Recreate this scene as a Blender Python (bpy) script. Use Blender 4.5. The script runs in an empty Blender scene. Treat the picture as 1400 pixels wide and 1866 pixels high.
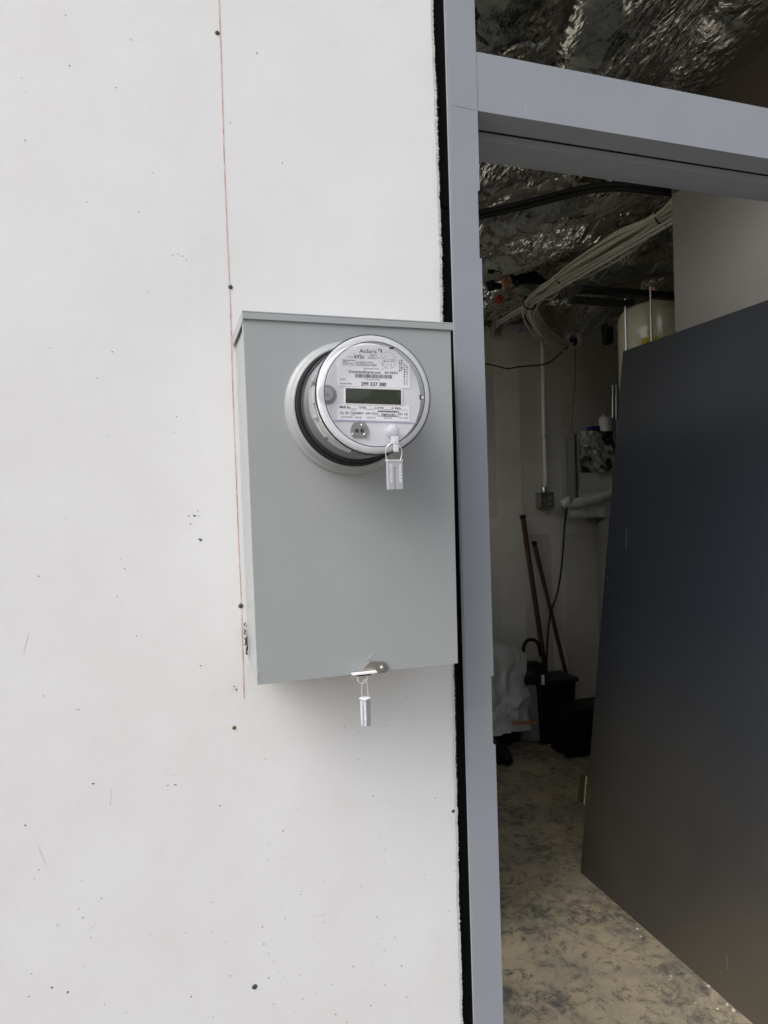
import bpy, math, random
import numpy as np
from mathutils import Vector, Matrix
R = math.radians
rnd = random.Random(7)

# ---------------------------------------------------------------- camera
YAW, PIT, ROL, FPX, DIST, EYE = .30892, -.01015, -.02998, 1223.38, 1.18, 1.505
_f = Vector((math.sin(YAW)*math.cos(PIT), math.cos(YAW)*math.cos(PIT), math.sin(PIT)))
_r0 = Vector((math.cos(YAW), -math.sin(YAW), 0)); _u0 = _r0.cross(_f)
_r = _r0*math.cos(ROL) + _u0*math.sin(ROL)
_u = -_r0*math.sin(ROL) + _u0*math.cos(ROL)
CAM = Vector((0, -DIST, EYE))
scene = bpy.context.scene
cd = bpy.data.cameras.new('camera'); cam = bpy.data.objects.new('camera', cd)
scene.collection.objects.link(cam)
cam.matrix_world = Matrix(((_r.x, _u.x, -_f.x, CAM.x), (_r.y, _u.y, -_f.y, CAM.y), (_r.z, _u.z, -_f.z, CAM.z), (0, 0, 0, 1)))
cd.sensor_fit = 'VERTICAL'; cd.sensor_height = 36; cd.lens = FPX/1866*36
cd.clip_start = .02; cd.clip_end = 2000
scene.camera = cam

# ---------------------------------------------------------------- light
SUN_EL, SUN_AZ = R(46), R(246)      # azimuth measured from +Y towards +X
w = bpy.data.worlds.new('World'); scene.world = w; w.use_nodes = True
nt = w.node_tree; nt.nodes.clear()
sky = nt.nodes.new('ShaderNodeTexSky'); sky.sky_type = 'NISHITA'; sky.sun_disc = False
sky.sun_elevation = SUN_EL; sky.sun_rotation = SUN_AZ; sky.dust_density = 4; sky.air_density = 1
hs = nt.nodes.new('ShaderNodeHueSaturation'); hs.inputs['Saturation'].default_value = .46
bg = nt.nodes.new('ShaderNodeBackground'); bg.inputs['Strength'].default_value = .15
wo = nt.nodes.new('ShaderNodeOutputWorld')
nt.links.new(sky.outputs[0], hs.inputs['Color']); nt.links.new(hs.outputs[0], bg.inputs[0]); nt.links.new(bg.outputs[0], wo.inputs[0])
sd = bpy.data.lights.new('sun', 'SUN'); sd.energy = 1.5; sd.angle = R(50); sd.color = (1, .985, .96)
so = bpy.data.objects.new('sun', sd); scene.collection.objects.link(so)
sdir = Vector((math.sin(SUN_AZ)*math.cos(SUN_EL), math.cos(SUN_AZ)*math.cos(SUN_EL), math.sin(SUN_EL)))
so.rotation_euler = sdir.to_track_quat('Z', 'Y').to_euler()
scene.view_settings.view_transform = 'Standard'; scene.view_settings.look = 'None'
scene.view_settings.exposure = 0.36; scene.view_settings.gamma = 1

# ---------------------------------------------------------------- helpers
def ray(px, py):
    return _f + _r*((px-700)/FPX) - _u*((py-933)/FPX)
def at(px, py, Y):            # point of the photograph on the plane y = Y
    d = ray(px, py); return CAM + d*((Y-CAM.y)/d.y)
def atx(px, py, X):
    d = ray(px, py); return CAM + d*((X-CAM.x)/d.x)
def atz(px, py, Z):
    d = ray(px, py); return CAM + d*((Z-CAM.z)/d.z)

class MB:
    def __init__(s): s.v = []; s.f = []; s.m = []; s.mi = 0
    def add(s, vs, fs):
        b = len(s.v); s.v += [tuple(v) for v in vs]
        for f in fs: s.f.append([i+b for i in f]); s.m.append(s.mi)
        return s
    def box(s, x0, x1, y0, y1, z0, z1, M=None):
        vs = [Vector(p) for p in ((x0,y0,z0),(x1,y0,z0),(x1,y1,z0),(x0,y1,z0),(x0,y0,z1),(x1,y0,z1),(x1,y1,z1),(x0,y1,z1))]
        if M: vs = [M @ v for v in vs]
        return s.add(vs, [(0,3,2,1),(4,5,6,7),(0,1,5,4),(1,2,6,5),(2,3,7,6),(3,0,4,7)])
    def hexa(s, vs): return s.add(vs, [(0,3,2,1),(4,5,6,7),(0,1,5,4),(1,2,6,5),(2,3,7,6),(3,0,4,7)])
    def prism(s, pts, y0, y1, M=None):     # pts (x,z) counter-clockwise seen from -y ; extruded y0 (front) to y1
        n = len(pts); a = [Vector((x, y0, z)) for x, z in pts] + [Vector((x, y1, z)) for x, z in pts]
        if M: a = [M @ v for v in a]
        return s.add(a, [tuple(range(n)), tuple(range(2*n-1, n-1, -1))] + [(i, i+n, (i+1) % n+n, (i+1) % n) for i in range(n)])
    def tube(s, path, r, seg=10, caps=True, flat=1.0):
        P = [Vector(p) for p in path]; n = len(P)
        if not hasattr(r, '__len__'): r = [r]*n
        rings = []; t0 = (P[1]-P[0]).normalized()
        nrm = t0.orthogonal().normalized()
        for i in range(n):
            t = (P[min(i+1, n-1)]-P[max(i-1, 0)]).normalized()
            nrm = (nrm - t*nrm.dot(t)).normalized(); bn = t.cross(nrm)
            rings.append([P[i] + (nrm*math.cos(2*math.pi*k/seg) + bn*math.sin(2*math.pi*k/seg)*flat)*r[i] for k in range(seg)])
        vs = [v for q in rings for v in q]
        fs = [(i*seg+k, i*seg+(k+1) % seg, (i+1)*seg+(k+1) % seg, (i+1)*seg+k) for i in range(n-1) for k in range(seg)]
        if caps: fs += [tuple(range(seg-1, -1, -1)), tuple(range((n-1)*seg, n*seg))]
        return s.add(vs, fs)
    def lathe(s, prof, c, axis='y', seg=64):      # prof: (radius, coordinate along axis)
        vs = []; fs = []; n = len(prof)
        for r_, h in prof:
            for k in range(seg):
                a = 2*math.pi*k/seg; ca, sa = math.cos(a)*r_, math.sin(a)*r_
                vs.append((c[0]+ca, h, c[1]+sa) if axis == 'y' else (c[0]+ca, c[1]+sa, h))
        for i in range(n-1):
            for k in range(seg):
                q = (i*seg+k, i*seg+(k+1) % seg, (i+1)*seg+(k+1) % seg, (i+1)*seg+k)
                fs.append(q if axis == 'z' else q[::-1])
        return s.add(vs, fs)
    def disc(s, c, r, y, n=20, a0=0, a1=360):
        vs = [(c[0]+r*math.cos(R(a0+(a1-a0)*k/n)), y, c[1]+r*math.sin(R(a0+(a1-a0)*k/n))) for k in range(n+(a1-a0 < 360))]
        return s.add(vs, [tuple(range(len(vs)))])
    def ann(s, c, r0, r1, y, n=48):
        vs = []
        for k in range(n):
            a = 2*math.pi*k/n
            vs += [(c[0]+r0*math.cos(a), y, c[1]+r0*math.sin(a)), (c[0]+r1*math.cos(a), y, c[1]+r1*math.sin(a))]
        return s.add(vs, [(2*k, 2*k+1, (2*k+3) % (2*n), (2*k+2) % (2*n)) for k in range(n)])
    def quad(s, a, b, c, d): return s.add([a, b, c, d], [(0, 1, 2, 3)])
    def build(s, name, mats, parent=None, root=None, smooth=None, bevel=0, seg=2):
        if not isinstance(mats, (list, tuple)): mats = [mats]
        o0 = Vector((0, 0, 0))
        p = parent
        while p is not None: o0 += p.location; p = p.parent
        if root is not None: o0 = Vector(root)
        me = bpy.data.meshes.new(name)
        me.from_pydata([(v[0]-o0.x, v[1]-o0.y, v[2]-o0.z) for v in s.v], [], s.f)
        for m in mats: me.materials.append(m)
        if len(mats) > 1: me.polygons.foreach_set('material_index', s.m)
        if smooth is not None:
            me.polygons.foreach_set('use_smooth', [True]*len(me.polygons))
            try: me.set_sharp_from_angle(angle=R(smooth))
            except Exception: pass
        me.update()
        o = bpy.data.objects.new(name, me); scene.collection.objects.link(o)
        if parent is not None: o.parent = parent
        elif root is not None: o.location = root
        if bevel:
            b = o.modifiers.new('bevel', 'BEVEL'); b.width = bevel; b.segments = seg; b.limit_method = 'ANGLE'; b.angle_limit = R(35)
        return o

def tag(o, label=None, cat=None, group=None, kind=None):
    if label: o['label'] = label
    if cat: o['category'] = cat
    if group: o['group'] = group
    if kind: o['kind'] = kind
    return o
def thing(name, label, cat, loc, group=None, kind=None):
    o = bpy.data.objects.new(name, None); scene.collection.objects.link(o); o.location = loc
    o.empty_display_size = .05
    return tag(o, label, cat, group, kind)
def bez(P, n=8):          # catmull-rom through the points
    P = [Vector(p) for p in P]; Q = [P[0]*2-P[1]] + P + [P[-1]*2-P[-2]]; out = []
    for i in range(1, len(Q)-2):
        for k in range(n):
            t = k/n
            out.append(.5*((2*Q[i]) + (Q[i+1]-Q[i-1])*t + (2*Q[i-1]-5*Q[i]+4*Q[i+1]-Q[i+2])*t*t + (3*Q[i]-Q[i-1]-3*Q[i+1]+Q[i+2])*t**3))
    return out + [P[-1]]

# ---------------------------------------------------------------- materials
def mat(name, col, rough=.5, metal=0, spec=.5, coat=0, bump=None, var=None, alpha=None):
    """bump = (scale, strength, detail); var = (scale, colour2, low, high)"""
    m = bpy.data.materials.new(name); m.use_nodes = True; nt = m.node_tree
    b = nt.nodes['Principled BSDF']
    b.inputs['Base Color'].default_value = (*col, 1); b.inputs['Roughness'].default_value = rough
    b.inputs['Metallic'].default_value = metal; b.inputs['Specular IOR Level'].default_value = spec
    b.inputs['Coat Weight'].default_value = coat
    tc = nt.nodes.new('ShaderNodeTexCoord')
    if var:
        n = nt.nodes.new('ShaderNodeTexNoise'); n.inputs['Scale'].default_value = var[0]; n.inputs['Detail'].default_value = 8; n.inputs['Roughness'].default_value = .62
        nt.links.new(tc.outputs['Object'], n.inputs['Vector'])
        mr = nt.nodes.new('ShaderNodeMapRange'); mr.inputs['From Min'].default_value = var[2]; mr.inputs['From Max'].default_value = var[3]
        nt.links.new(n.outputs['Fac'], mr.inputs['Value'])
        mx = nt.nodes.new('ShaderNodeMix'); mx.data_type = 'RGBA'
        mx.inputs['A'].default_value = (*col, 1); mx.inputs['B'].default_value = (*var[1], 1)
        nt.links.new(mr.outputs[0], mx.inputs['Factor']); nt.links.new(mx.outputs['Result'], b.inputs['Base Color'])
    if bump:
        n = nt.nodes.new('ShaderNodeTexNoise'); n.inputs['Scale'].default_value = bump[0]; n.inputs['Detail'].default_value = bump[2] if len(bump) > 2 else 4
        nt.links.new(tc.outputs['Object'], n.inputs['Vector'])
        bp = nt.nodes.new('ShaderNodeBump'); bp.inputs['Strength'].default_value = bump[1]; bp.inputs['Distance'].default_value = .01
        nt.links.new(n.outputs['Fac'], bp.inputs['Height']); nt.links.new(bp.outputs[0], b.inputs['Normal'])
    return m

def clear_mat(name, tint, ior=1.5, rough=.03, haze=.0, hazecol=(.8, .8, .85), bump=None):
    m = bpy.data.materials.new(name); m.use_nodes = True; nt = m.node_tree; nt.nodes.clear()
    out = nt.nodes.new('ShaderNodeOutputMaterial')
    tr = nt.nodes.new('ShaderNodeBsdfTransparent'); tr.inputs[0].default_value = (*tint, 1)
    gl = nt.nodes.new('ShaderNodeBsdfGlossy'); gl.inputs['Roughness'].default_value = rough
    df = nt.nodes.new('ShaderNodeBsdfDiffuse'); df.inputs[0].default_value = (*hazecol, 1)
    ge = nt.nodes.new('ShaderNodeNewGeometry'); dt = nt.nodes.new('ShaderNodeVectorMath'); dt.operation = 'DOT_PRODUCT'
    nt.links.new(ge.outputs['Normal'], dt.inputs[0]); nt.links.new(ge.outputs['Incoming'], dt.inputs[1])
    def mth(op, a, b=None, c=None):
        x = nt.nodes.new('ShaderNodeMath'); x.operation = op
        for k, v in enumerate((a, b, c)):
            if v is None: continue
            if isinstance(v, (int, float)): x.inputs[k].default_value = v
            else: nt.links.new(v, x.inputs[k])
        return x.outputs[0]
    f0 = ((ior-1)/(ior+1))**2
    fac = mth('MULTIPLY_ADD', mth('POWER', mth('SUBTRACT', 1, mth('ABSOLUTE', dt.outputs['Value'])), 5), 1-f0, f0)
    m1 = nt.nodes.new('ShaderNodeMixShader'); m1.inputs[0].default_value = haze
    m2 = nt.nodes.new('ShaderNodeMixShader')
    nt.links.new(tr.outputs[0], m1.inputs[1]); nt.links.new(df.outputs[0], m1.inputs[2])
    nt.links.new(fac, m2.inputs[0]); nt.links.new(m1.outputs[0], m2.inputs[1]); nt.links.new(gl.outputs[0], m2.inputs[2])
    nt.links.new(m2.outputs[0], out.inputs[0])
    if bump:
        tc = nt.nodes.new('ShaderNodeTexCoord'); n = nt.nodes.new('ShaderNodeTexNoise'); n.inputs['Scale'].default_value = bump[0]; n.inputs['Detail'].default_value = 3
        bp = nt.nodes.new('ShaderNodeBump'); bp.inputs['Strength'].default_value = bump[1]; bp.inputs['Distance'].default_value = .02
        nt.links.new(tc.outputs['Object'], n.inputs['Vector']); nt.links.new(n.outputs['Fac'], bp.inputs['Height'])
        nt.links.new(bp.outputs[0], gl.inputs['Normal']); nt.links.new(bp.outputs[0], dt.inputs[0])
    return m

def floor_mat():
    m = mat('concrete floor', (.37, .30, .205), .55, spec=.35)
    nt = m.node_tree; b = nt.nodes['Principled BSDF']; tc = nt.nodes.new('ShaderNodeTexCoord')
    def noise(sc, det, dist=0, rough=.6):
        n = nt.nodes.new('ShaderNodeTexNoise'); n.inputs['Scale'].default_value = sc; n.inputs['Detail'].default_value = det
        n.inputs['Distortion'].default_value = dist; n.inputs['Roughness'].default_value = rough
        nt.links.new(tc.outputs['Object'], n.inputs['Vector']); return n
    def ramp(src, a, c):
        mr = nt.nodes.new('ShaderNodeMapRange'); mr.interpolation_type = 'SMOOTHSTEP'
        mr.inputs['From Min'].default_value = a; mr.inputs['From Max'].default_value = c
        nt.links.new(src.outputs[0], mr.inputs['Value']); return mr
    def mix(a, bcol, fac, op='MIX'):
        mx = nt.nodes.new('ShaderNodeMix'); mx.data_type = 'RGBA'; mx.blend_type = op
        if isinstance(a, tuple): mx.inputs['A'].default_value = (*a, 1)
        else: nt.links.new(a, mx.inputs['A'])
        mx.inputs['B'].default_value = (*bcol, 1); nt.links.new(fac, mx.inputs['Factor']); return mx.outputs['Result']
    def mul(a, b_):
        x = nt.nodes.new('ShaderNodeMath'); x.operation = 'MULTIPLY'; nt.links.new(a, x.inputs[0]); nt.links.new(b_, x.inputs[1]); return x.outputs[0]
    big = ramp(noise(2.4, 6, .5, .65), .46, .62)
    fine = ramp(noise(22, 14, .5, .85), .40, .60)
    fine2 = ramp(noise(48, 12, .3, .8), .56, .66)
    tone = ramp(noise(4, 8, .4, .7), .35, .7)
    grit = ramp(noise(260, 3, 0), .35, .7)
    swirl = ramp(noise(8, 12, 2.6, .78), .49, .57)
    c = mix((.62, .51, .335), (.42, .375, .27), tone.outputs[0])
    c = mix(c, (.10, .105, .095), mul(big.outputs[0], fine.outputs[0]))
    c = mix(c, (.13, .125, .10), mul(swirl.outputs[0], fine.outputs[0]))
    c = mix(c, (.11, .10, .08), mul(fine2.outputs[0], tone.outputs[0]))
    gm = nt.nodes.new('ShaderNodeMath'); gm.operation = 'MULTIPLY'; gm.inputs[1].default_value = .34; nt.links.new(grit.outputs[0], gm.inputs[0])
    c = mix(c, (.12, .11, .09), gm.outputs[0])
    wh = ramp(noise(60, 2, 0), .76, .775)
    c = mix(c, (.6, .57, .5), wh.outputs[0])
    nt.links.new(c, b.inputs['Base Color'])
    bp = nt.nodes.new('ShaderNodeBump'); bp.inputs['Strength'].default_value = .4; bp.inputs['Distance'].default_value = .01
    nt.links.new(fine.outputs[0], bp.inputs['Height']); nt.links.new(bp.outputs[0], b.inputs['Normal'])
    return m

def foil_mat():
    m = mat('foil facing', (.62, .62, .60), .12, metal=1)
    nt = m.node_tree; b = nt.nodes['Principled BSDF']; tc = nt.nodes.new('ShaderNodeTexCoord')
    mp = nt.nodes.new('ShaderNodeMapping'); mp.inputs['Rotation'].default_value = (0, 0, R(40)); mp.inputs['Scale'].default_value = (1.9, .75, 1)
    nt.links.new(tc.outputs['Object'], mp.inputs['Vector'])
    n = nt.nodes.new('ShaderNodeTexNoise'); n.inputs['Scale'].default_value = 3.5; n.inputs['Detail'].default_value = 3
    nt.links.new(mp.outputs[0], n.inputs['Vector'])
    ad = nt.nodes.new('ShaderNodeVectorMath'); ad.operation = 'MULTIPLY_ADD'; ad.inputs[1].default_value = (.22, .22, .22)
    nt.links.new(n.outputs['Color'], ad.inputs[0]); nt.links.new(mp.outputs[0], ad.inputs[2])
    hs_ = []
    for sc, wt in ((6, 1.0), (16, .6), (36, .32)):
        v = nt.nodes.new('ShaderNodeTexVoronoi'); v.feature = 'F1'; v.distance = 'MANHATTAN'; v.inputs['Scale'].default_value = sc
        nt.links.new(ad.outputs[0], v.inputs['Vector'])
        mm = nt.nodes.new('ShaderNodeMath'); mm.operation = 'MULTIPLY'; mm.inputs[1].default_value = wt; nt.links.new(v.outputs['Distance'], mm.inputs[0]); hs_.append(mm)
    sm = nt.nodes.new('ShaderNodeMath'); sm.operation = 'ADD'; nt.links.new(hs_[0].outputs[0], sm.inputs[0]); nt.links.new(hs_[1].outputs[0], sm.inputs[1])
    sm2 = nt.nodes.new('ShaderNodeMath'); sm2.operation = 'ADD'; nt.links.new(sm.outputs[0], sm2.inputs[0]); nt.links.new(hs_[2].outputs[0], sm2.inputs[1]); sm = sm2
    n2 = nt.nodes.new('ShaderNodeTexNoise'); n2.inputs['Scale'].default_value = 2.4; n2.inputs['Detail'].default_value = 3
    nt.links.new(tc.outputs['Object'], n2.inputs['Vector'])
    mr = nt.nodes.new('ShaderNodeMapRange'); mr.inputs['From Min'].default_value = .46; mr.inputs['From Max'].default_value = .62; mr.inputs['To Min'].default_value = .10
    nt.links.new(n2.outputs['Fac'], mr.inputs['Value'])
    mu = nt.nodes.new('ShaderNodeMath'); mu.operation = 'MULTIPLY'; nt.links.new(sm.outputs[0], mu.inputs[0]); nt.links.new(mr.outputs[0], mu.inputs[1])
    bp = nt.nodes.new('ShaderNodeBump'); bp.inputs['Strength'].default_value = .75; bp.inputs['Distance'].default_value = .032
    nt.links.new(mu.outputs[0], bp.inputs['Height']); nt.links.new(bp.outputs[0], b.inputs['Normal'])
    mx = nt.nodes.new('ShaderNodeMix'); mx.data_type = 'RGBA'; mx.inputs['A'].default_value = (.66, .66, .63, 1); mx.inputs['B'].default_value = (.86, .86, .84, 1)
    nt.links.new(mr.outputs[0], mx.inputs['Factor']); nt.links.new(mx.outputs['Result'], b.inputs['Base Color'])
    return m

def leaf_mat():
    m = mat('dark grey door primer', (.027, .032, .041), .27, spec=.42)
    nt = m.node_tree; b = nt.nodes['Principled BSDF']; tc = nt.nodes.new('ShaderNodeTexCoord')
    def nz(sc, a, c, lo, hi, det=6):
        n = nt.nodes.new('ShaderNodeTexNoise'); n.inputs['Scale'].default_value = sc; n.inputs['Detail'].default_value = det
        nt.links.new(tc.outputs['Object'], n.inputs['Vector']); mr = nt.nodes.new('ShaderNodeMapRange')
        for k, v in zip(('From Min', 'From Max', 'To Min', 'To Max'), (a, c, lo, hi)): mr.inputs[k].default_value = v
        nt.links.new(n.outputs['Fac'], mr.inputs['Value']); return mr.outputs[0]
    # warm floor reflection painted into the lower slab colour, in brown patches
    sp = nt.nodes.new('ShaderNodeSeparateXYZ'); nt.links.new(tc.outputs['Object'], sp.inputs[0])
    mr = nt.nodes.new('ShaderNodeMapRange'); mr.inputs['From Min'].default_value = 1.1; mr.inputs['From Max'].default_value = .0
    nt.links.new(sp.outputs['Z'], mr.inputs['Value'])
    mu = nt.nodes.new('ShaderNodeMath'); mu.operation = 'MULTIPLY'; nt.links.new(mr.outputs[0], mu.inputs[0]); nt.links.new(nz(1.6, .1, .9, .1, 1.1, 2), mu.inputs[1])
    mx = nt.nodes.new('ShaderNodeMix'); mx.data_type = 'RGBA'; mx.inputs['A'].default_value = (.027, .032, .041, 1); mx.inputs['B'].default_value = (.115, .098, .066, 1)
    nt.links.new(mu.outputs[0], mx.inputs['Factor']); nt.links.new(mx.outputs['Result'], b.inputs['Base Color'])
    return m

M = {
 'white': mat('white wall coating', (.80, .80, .81), .55, bump=(55, .05, 5), var=(4.5, (.755, .755, .755), .36, .66)),
 'whiteedge': mat('cut panel core', (.42, .41, .39), .8, bump=(300, .6, 3), var=(240, (.1, .1, .1), .45, .6)),
 'speck': mat('dark scuff', (.10, .10, .10), .7),
 'faint': mat('faint scuff', (.58, .58, .57), .7),
 'tanmark': mat('tan stain', (.72, .70, .62), .7),
 'rust': mat('red chalk', (.50, .17, .10), .8, var=(40, (.72, .50, .42), .4, .6)),
 'steelhead': mat('screw head', (.12, .12, .115), .5, metal=.6),
 'brass': mat('brassy screw head', (.20, .13, .05), .5, metal=.6),
 'membrane': mat('black membrane', (.006, .006, .007), .8, spec=.15, bump=(60, .1, 4)),
 'frame': mat('grey primer', (.30, .318, .352), .45, bump=(180, .03, 4), var=(6, (.28, .30, .34), .35, .65)),
 'inner': mat('grey primer shaded coat', (.285, .31, .355), .55),
 'boxgrey': mat('grey powder coat', (.37, .388, .395), .32, bump=(5, .10, 3), var=(4, (.35, .368, .375), .4, .6)),
 'dullsteel': mat('brushed steel', (.42, .41, .38), .35, metal=1),
 'zinc': mat('zinc plated', (.62, .62, .60), .28, metal=1),
 'wire': mat('steel wire', (.80, .79, .76), .4, metal=.7),
 'housing': mat('light grey plastic', (.74, .74, .75), .4),
 'plate': mat('off white plastic plate', (.74, .74, .78), .45),
 'label': mat('white label', (.90, .90, .93), .45),
 'ink': mat('black ink', (.025, .025, .03), .5),
 'greyink': mat('grey ink', (.28, .28, .30), .5),
 'lcd': mat('display glass', (.032, .042, .023), .12, spec=.5),
 'port': mat('dull metal port', (.34, .33, .34), .4, metal=.5),
 'black': mat('black rubber', (.009, .009, .010), .5, spec=.3),
 'dark': mat('dark plastic', (.02, .02, .022), .5),
 'meterbase': mat('dark grey base', (.13, .135, .15), .45),
 'sealgrey': mat('grey seal plastic', (.42, .43, .47), .4),
 'sealwhite': mat('white raised letters', (.85, .85, .87), .5),
 'floor': floor_mat(),
 'ground': mat('outdoor dirt', (.33, .29, .235), .9, bump=(9, .5, 8), var=(1.4, (.25, .22, .18), .4, .62)),
 'drywall': mat('taped drywall', (.66, .645, .57), .75, var=(1.3, (.56, .545, .475), .42, .6), bump=(30, .06, 4)),
 'primed': mat('primed partition', (.27, .255, .235), .7, var=(2.2, (.235, .22, .205), .42, .6)),
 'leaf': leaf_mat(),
 'foil': foil_mat(),
 'strut': mat('dark steel strut', (.014, .014, .013), .6, spec=.3),
 'pvc': mat('white conduit', (.88, .87, .82), .3),
 'cable': mat('cream cable jacket', (.80, .77, .64), .4),
 'copper': mat('copper', (.90, .45, .26), .35, metal=.6, var=(12, (.55, .25, .14), .45, .65)),
 'redvalve': mat('red plastic', (.45, .05, .02), .4),
 'orange': mat('orange wire', (.50, .13, .05), .5),
 'tank': mat('cream enamel', (.82, .77, .57), .2, coat=.5),
 'yellow': mat('yellow sticker', (.75, .58, .03), .5),
 'grayfix': mat('grey fixture', (.22, .22, .20), .5),
 'blue': mat('dark blue plastic', (.02, .02, .22), .5),
 'sheet': mat('cloudy plastic sheet', (.70, .70, .64), .25, spec=.7, bump=(22, .3, 5)),
 'bagwhite': mat('crumpled white plastic', (.62, .62, .60), .35, bump=(22, .35, 5)),
 'brownpipe': mat('dark brown pipe', (.075, .034, .022), .3, spec=.5),
 'cover': clear_mat('clear cover', (.985, .985, .99), 1.45, .03, .02),
 'coverrim': clear_mat('clear cover rim', (.95, .95, .97), 1.28, .06, .5, (.90, .91, .96)),
 'clip': clear_mat('clear clip', (.9, .9, .9), 1.5, .06, .6, (.86, .87, .88)),
 'edge': mat('dark refraction line', (.012, .014, .025), .3, spec=.2),
 'darkfilm': mat('dark plastic film with painted reflections', (.03, .03, .032), .1, spec=1.0, bump=(20, .3, 4), var=(7, (.50, .50, .47), .43, .50)),  # pale colour patches painted in as reflections on the crumpled film
 'film': clear_mat('clear plastic film', (.88, .88, .86), 1.6, .08, .25, (.5, .5, .46), bump=(9, 1.0)),
 'paintchip': mat('white paint chip', (.75, .72, .65), .6),
 'roofing': mat('roof deck', (.2, .2, .2), .8),
 'glass': clear_mat('window glass', (.92, .94, .93), 1.5, .02, 0),
}

# ================================================================ SETTING
m = MB(); m.add([(-400, -400, -.02), (400, -400, -.02), (400, 400, -.02), (-400, 400, -.02)], [(0, 1, 2, 3)])
tag(m.build('ground', M['ground']), 'bare tan ground outside the building', None, None, 'structure')
m = MB(); m.box(-3, 7, -5.5, -.0, -.018, -.004)  # unseen apron added to bounce light onto the wall and door
tag(m.build('bounce_apron', mat('bounce concrete', (.25, .235, .21), .8, bump=(40, .2, 6), var=(2.5, (.25, .235, .205), .4, .6))), 'bounce concrete apron added in front of the wall to bounce light', None, None, 'structure')
m = MB(); n = 90; hr = random.Random(2)  # unseen dark rise added to deepen reflections on the meter box
for k in range(n):
    a0, a1 = R(-200+220*k/n), R(-200+220*(k+1)/n); h0 = 9+3*math.sin(k*.5)+hr.uniform(-1, 1)
    m.add([(45*math.cos(a0), 45*math.sin(a0), -.5), (45*math.cos(a1), 45*math.sin(a1), -.5), (48*math.cos(a1), 48*math.sin(a1), h0), (48*math.cos(a0), 48*math.sin(a0), h0), (60*math.cos(a0), 60*math.sin(a0), h0+2), (60*math.cos(a1), 60*math.sin(a1), h0+2)], [(0, 1, 2, 3), (3, 2, 5, 4)])
tag(m.build('added_rise', mat('dark green backdrop', (.06, .08, .04), .9, bump=(1.5, 1, 8), var=(.4, (.10, .11, .06), .4, .6))), 'low wooded rise added for its dark reflection, across from the building', None, None, 'structure')
m = MB(); m.box(-1.6, 4.4, -.01, 2.9, -.019, 0)
tag(m.build('floor', M['floor']), 'stained concrete floor inside the doorway', None, None, 'structure')
# roof deck, left part kept open to add daylight inside
m = MB(); m.box(.24, 4.4, .16, 3.0, 3.451, 3.6); m.box(.20, .239, .16, 2.735, 3.02, 3.6)
tag(m.build('roof', M['roofing']), 'flat roof deck over the room, left part open to add daylight', None, None, 'structure')

# --- white outside wall (panel with a ragged right edge, screws, chalk line)
wall = thing('exterior_wall', 'white coated wall panel with ragged cut right edge, specks and screw heads', 'wall', (0, 0, 0))
def edge_x(z):
    base = .506 + .0010*math.sin(z*7) + .0006*math.sin(z*23)
    return base
m = MB(); z = 0.0; zs = []
while z < 3.6:
    zs.append(z); z += .0022 if .35 < z < 2.6 else .05
zs.append(3.6)
xs = []
rough_ = 0
for z in zs:
    rough_ = .72*rough_ + rnd.gauss(0, .0006)
    amp = 1.0 if z > 1.85 else .55
    xs.append(edge_x(z) + rough_*amp)
vs = []; fs = []
for z, x in zip(zs, xs): vs += [(-1.45, 0, z), (x-.006, 0, z), (x, .0012+abs(rnd.gauss(0, .0006)), z), (x+.0004, .012, z), (-1.45, .012, z)]
mats_i = []
for i in range(len(zs)-1):
    a, b = 5*i, 5*(i+1)
    m.mi = 0; m.add([vs[a], vs[a+1], vs[b+1], vs[b]], [(0, 1, 2, 3)]); m.add([vs[a+1], vs[a+2], vs[b+2], vs[b+1]], [(0, 1, 2, 3)])
    m.mi = 1; m.add([vs[a+2], vs[a+3], vs[b+3], vs[b+2]], [(0, 1, 2, 3)])
# fuzzy fibres along the cut
m.mi = 0
for k in range(420):
    z = rnd.choice([rnd.uniform(1.80, 2.32), rnd.uniform(.95, 1.26), rnd.uniform(.5, 2.4)])
    x = edge_x(z); L = rnd.uniform(.001, .0042); a = rnd.uniform(-1.2, 1.2)
    p0 = Vector((x-.0015, .0005, z)); p1 = p0 + Vector((L*math.cos(a), -.0006, L*math.sin(a)))
    m.tube([p0, p1], [.0004, .0002], 4)
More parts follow.
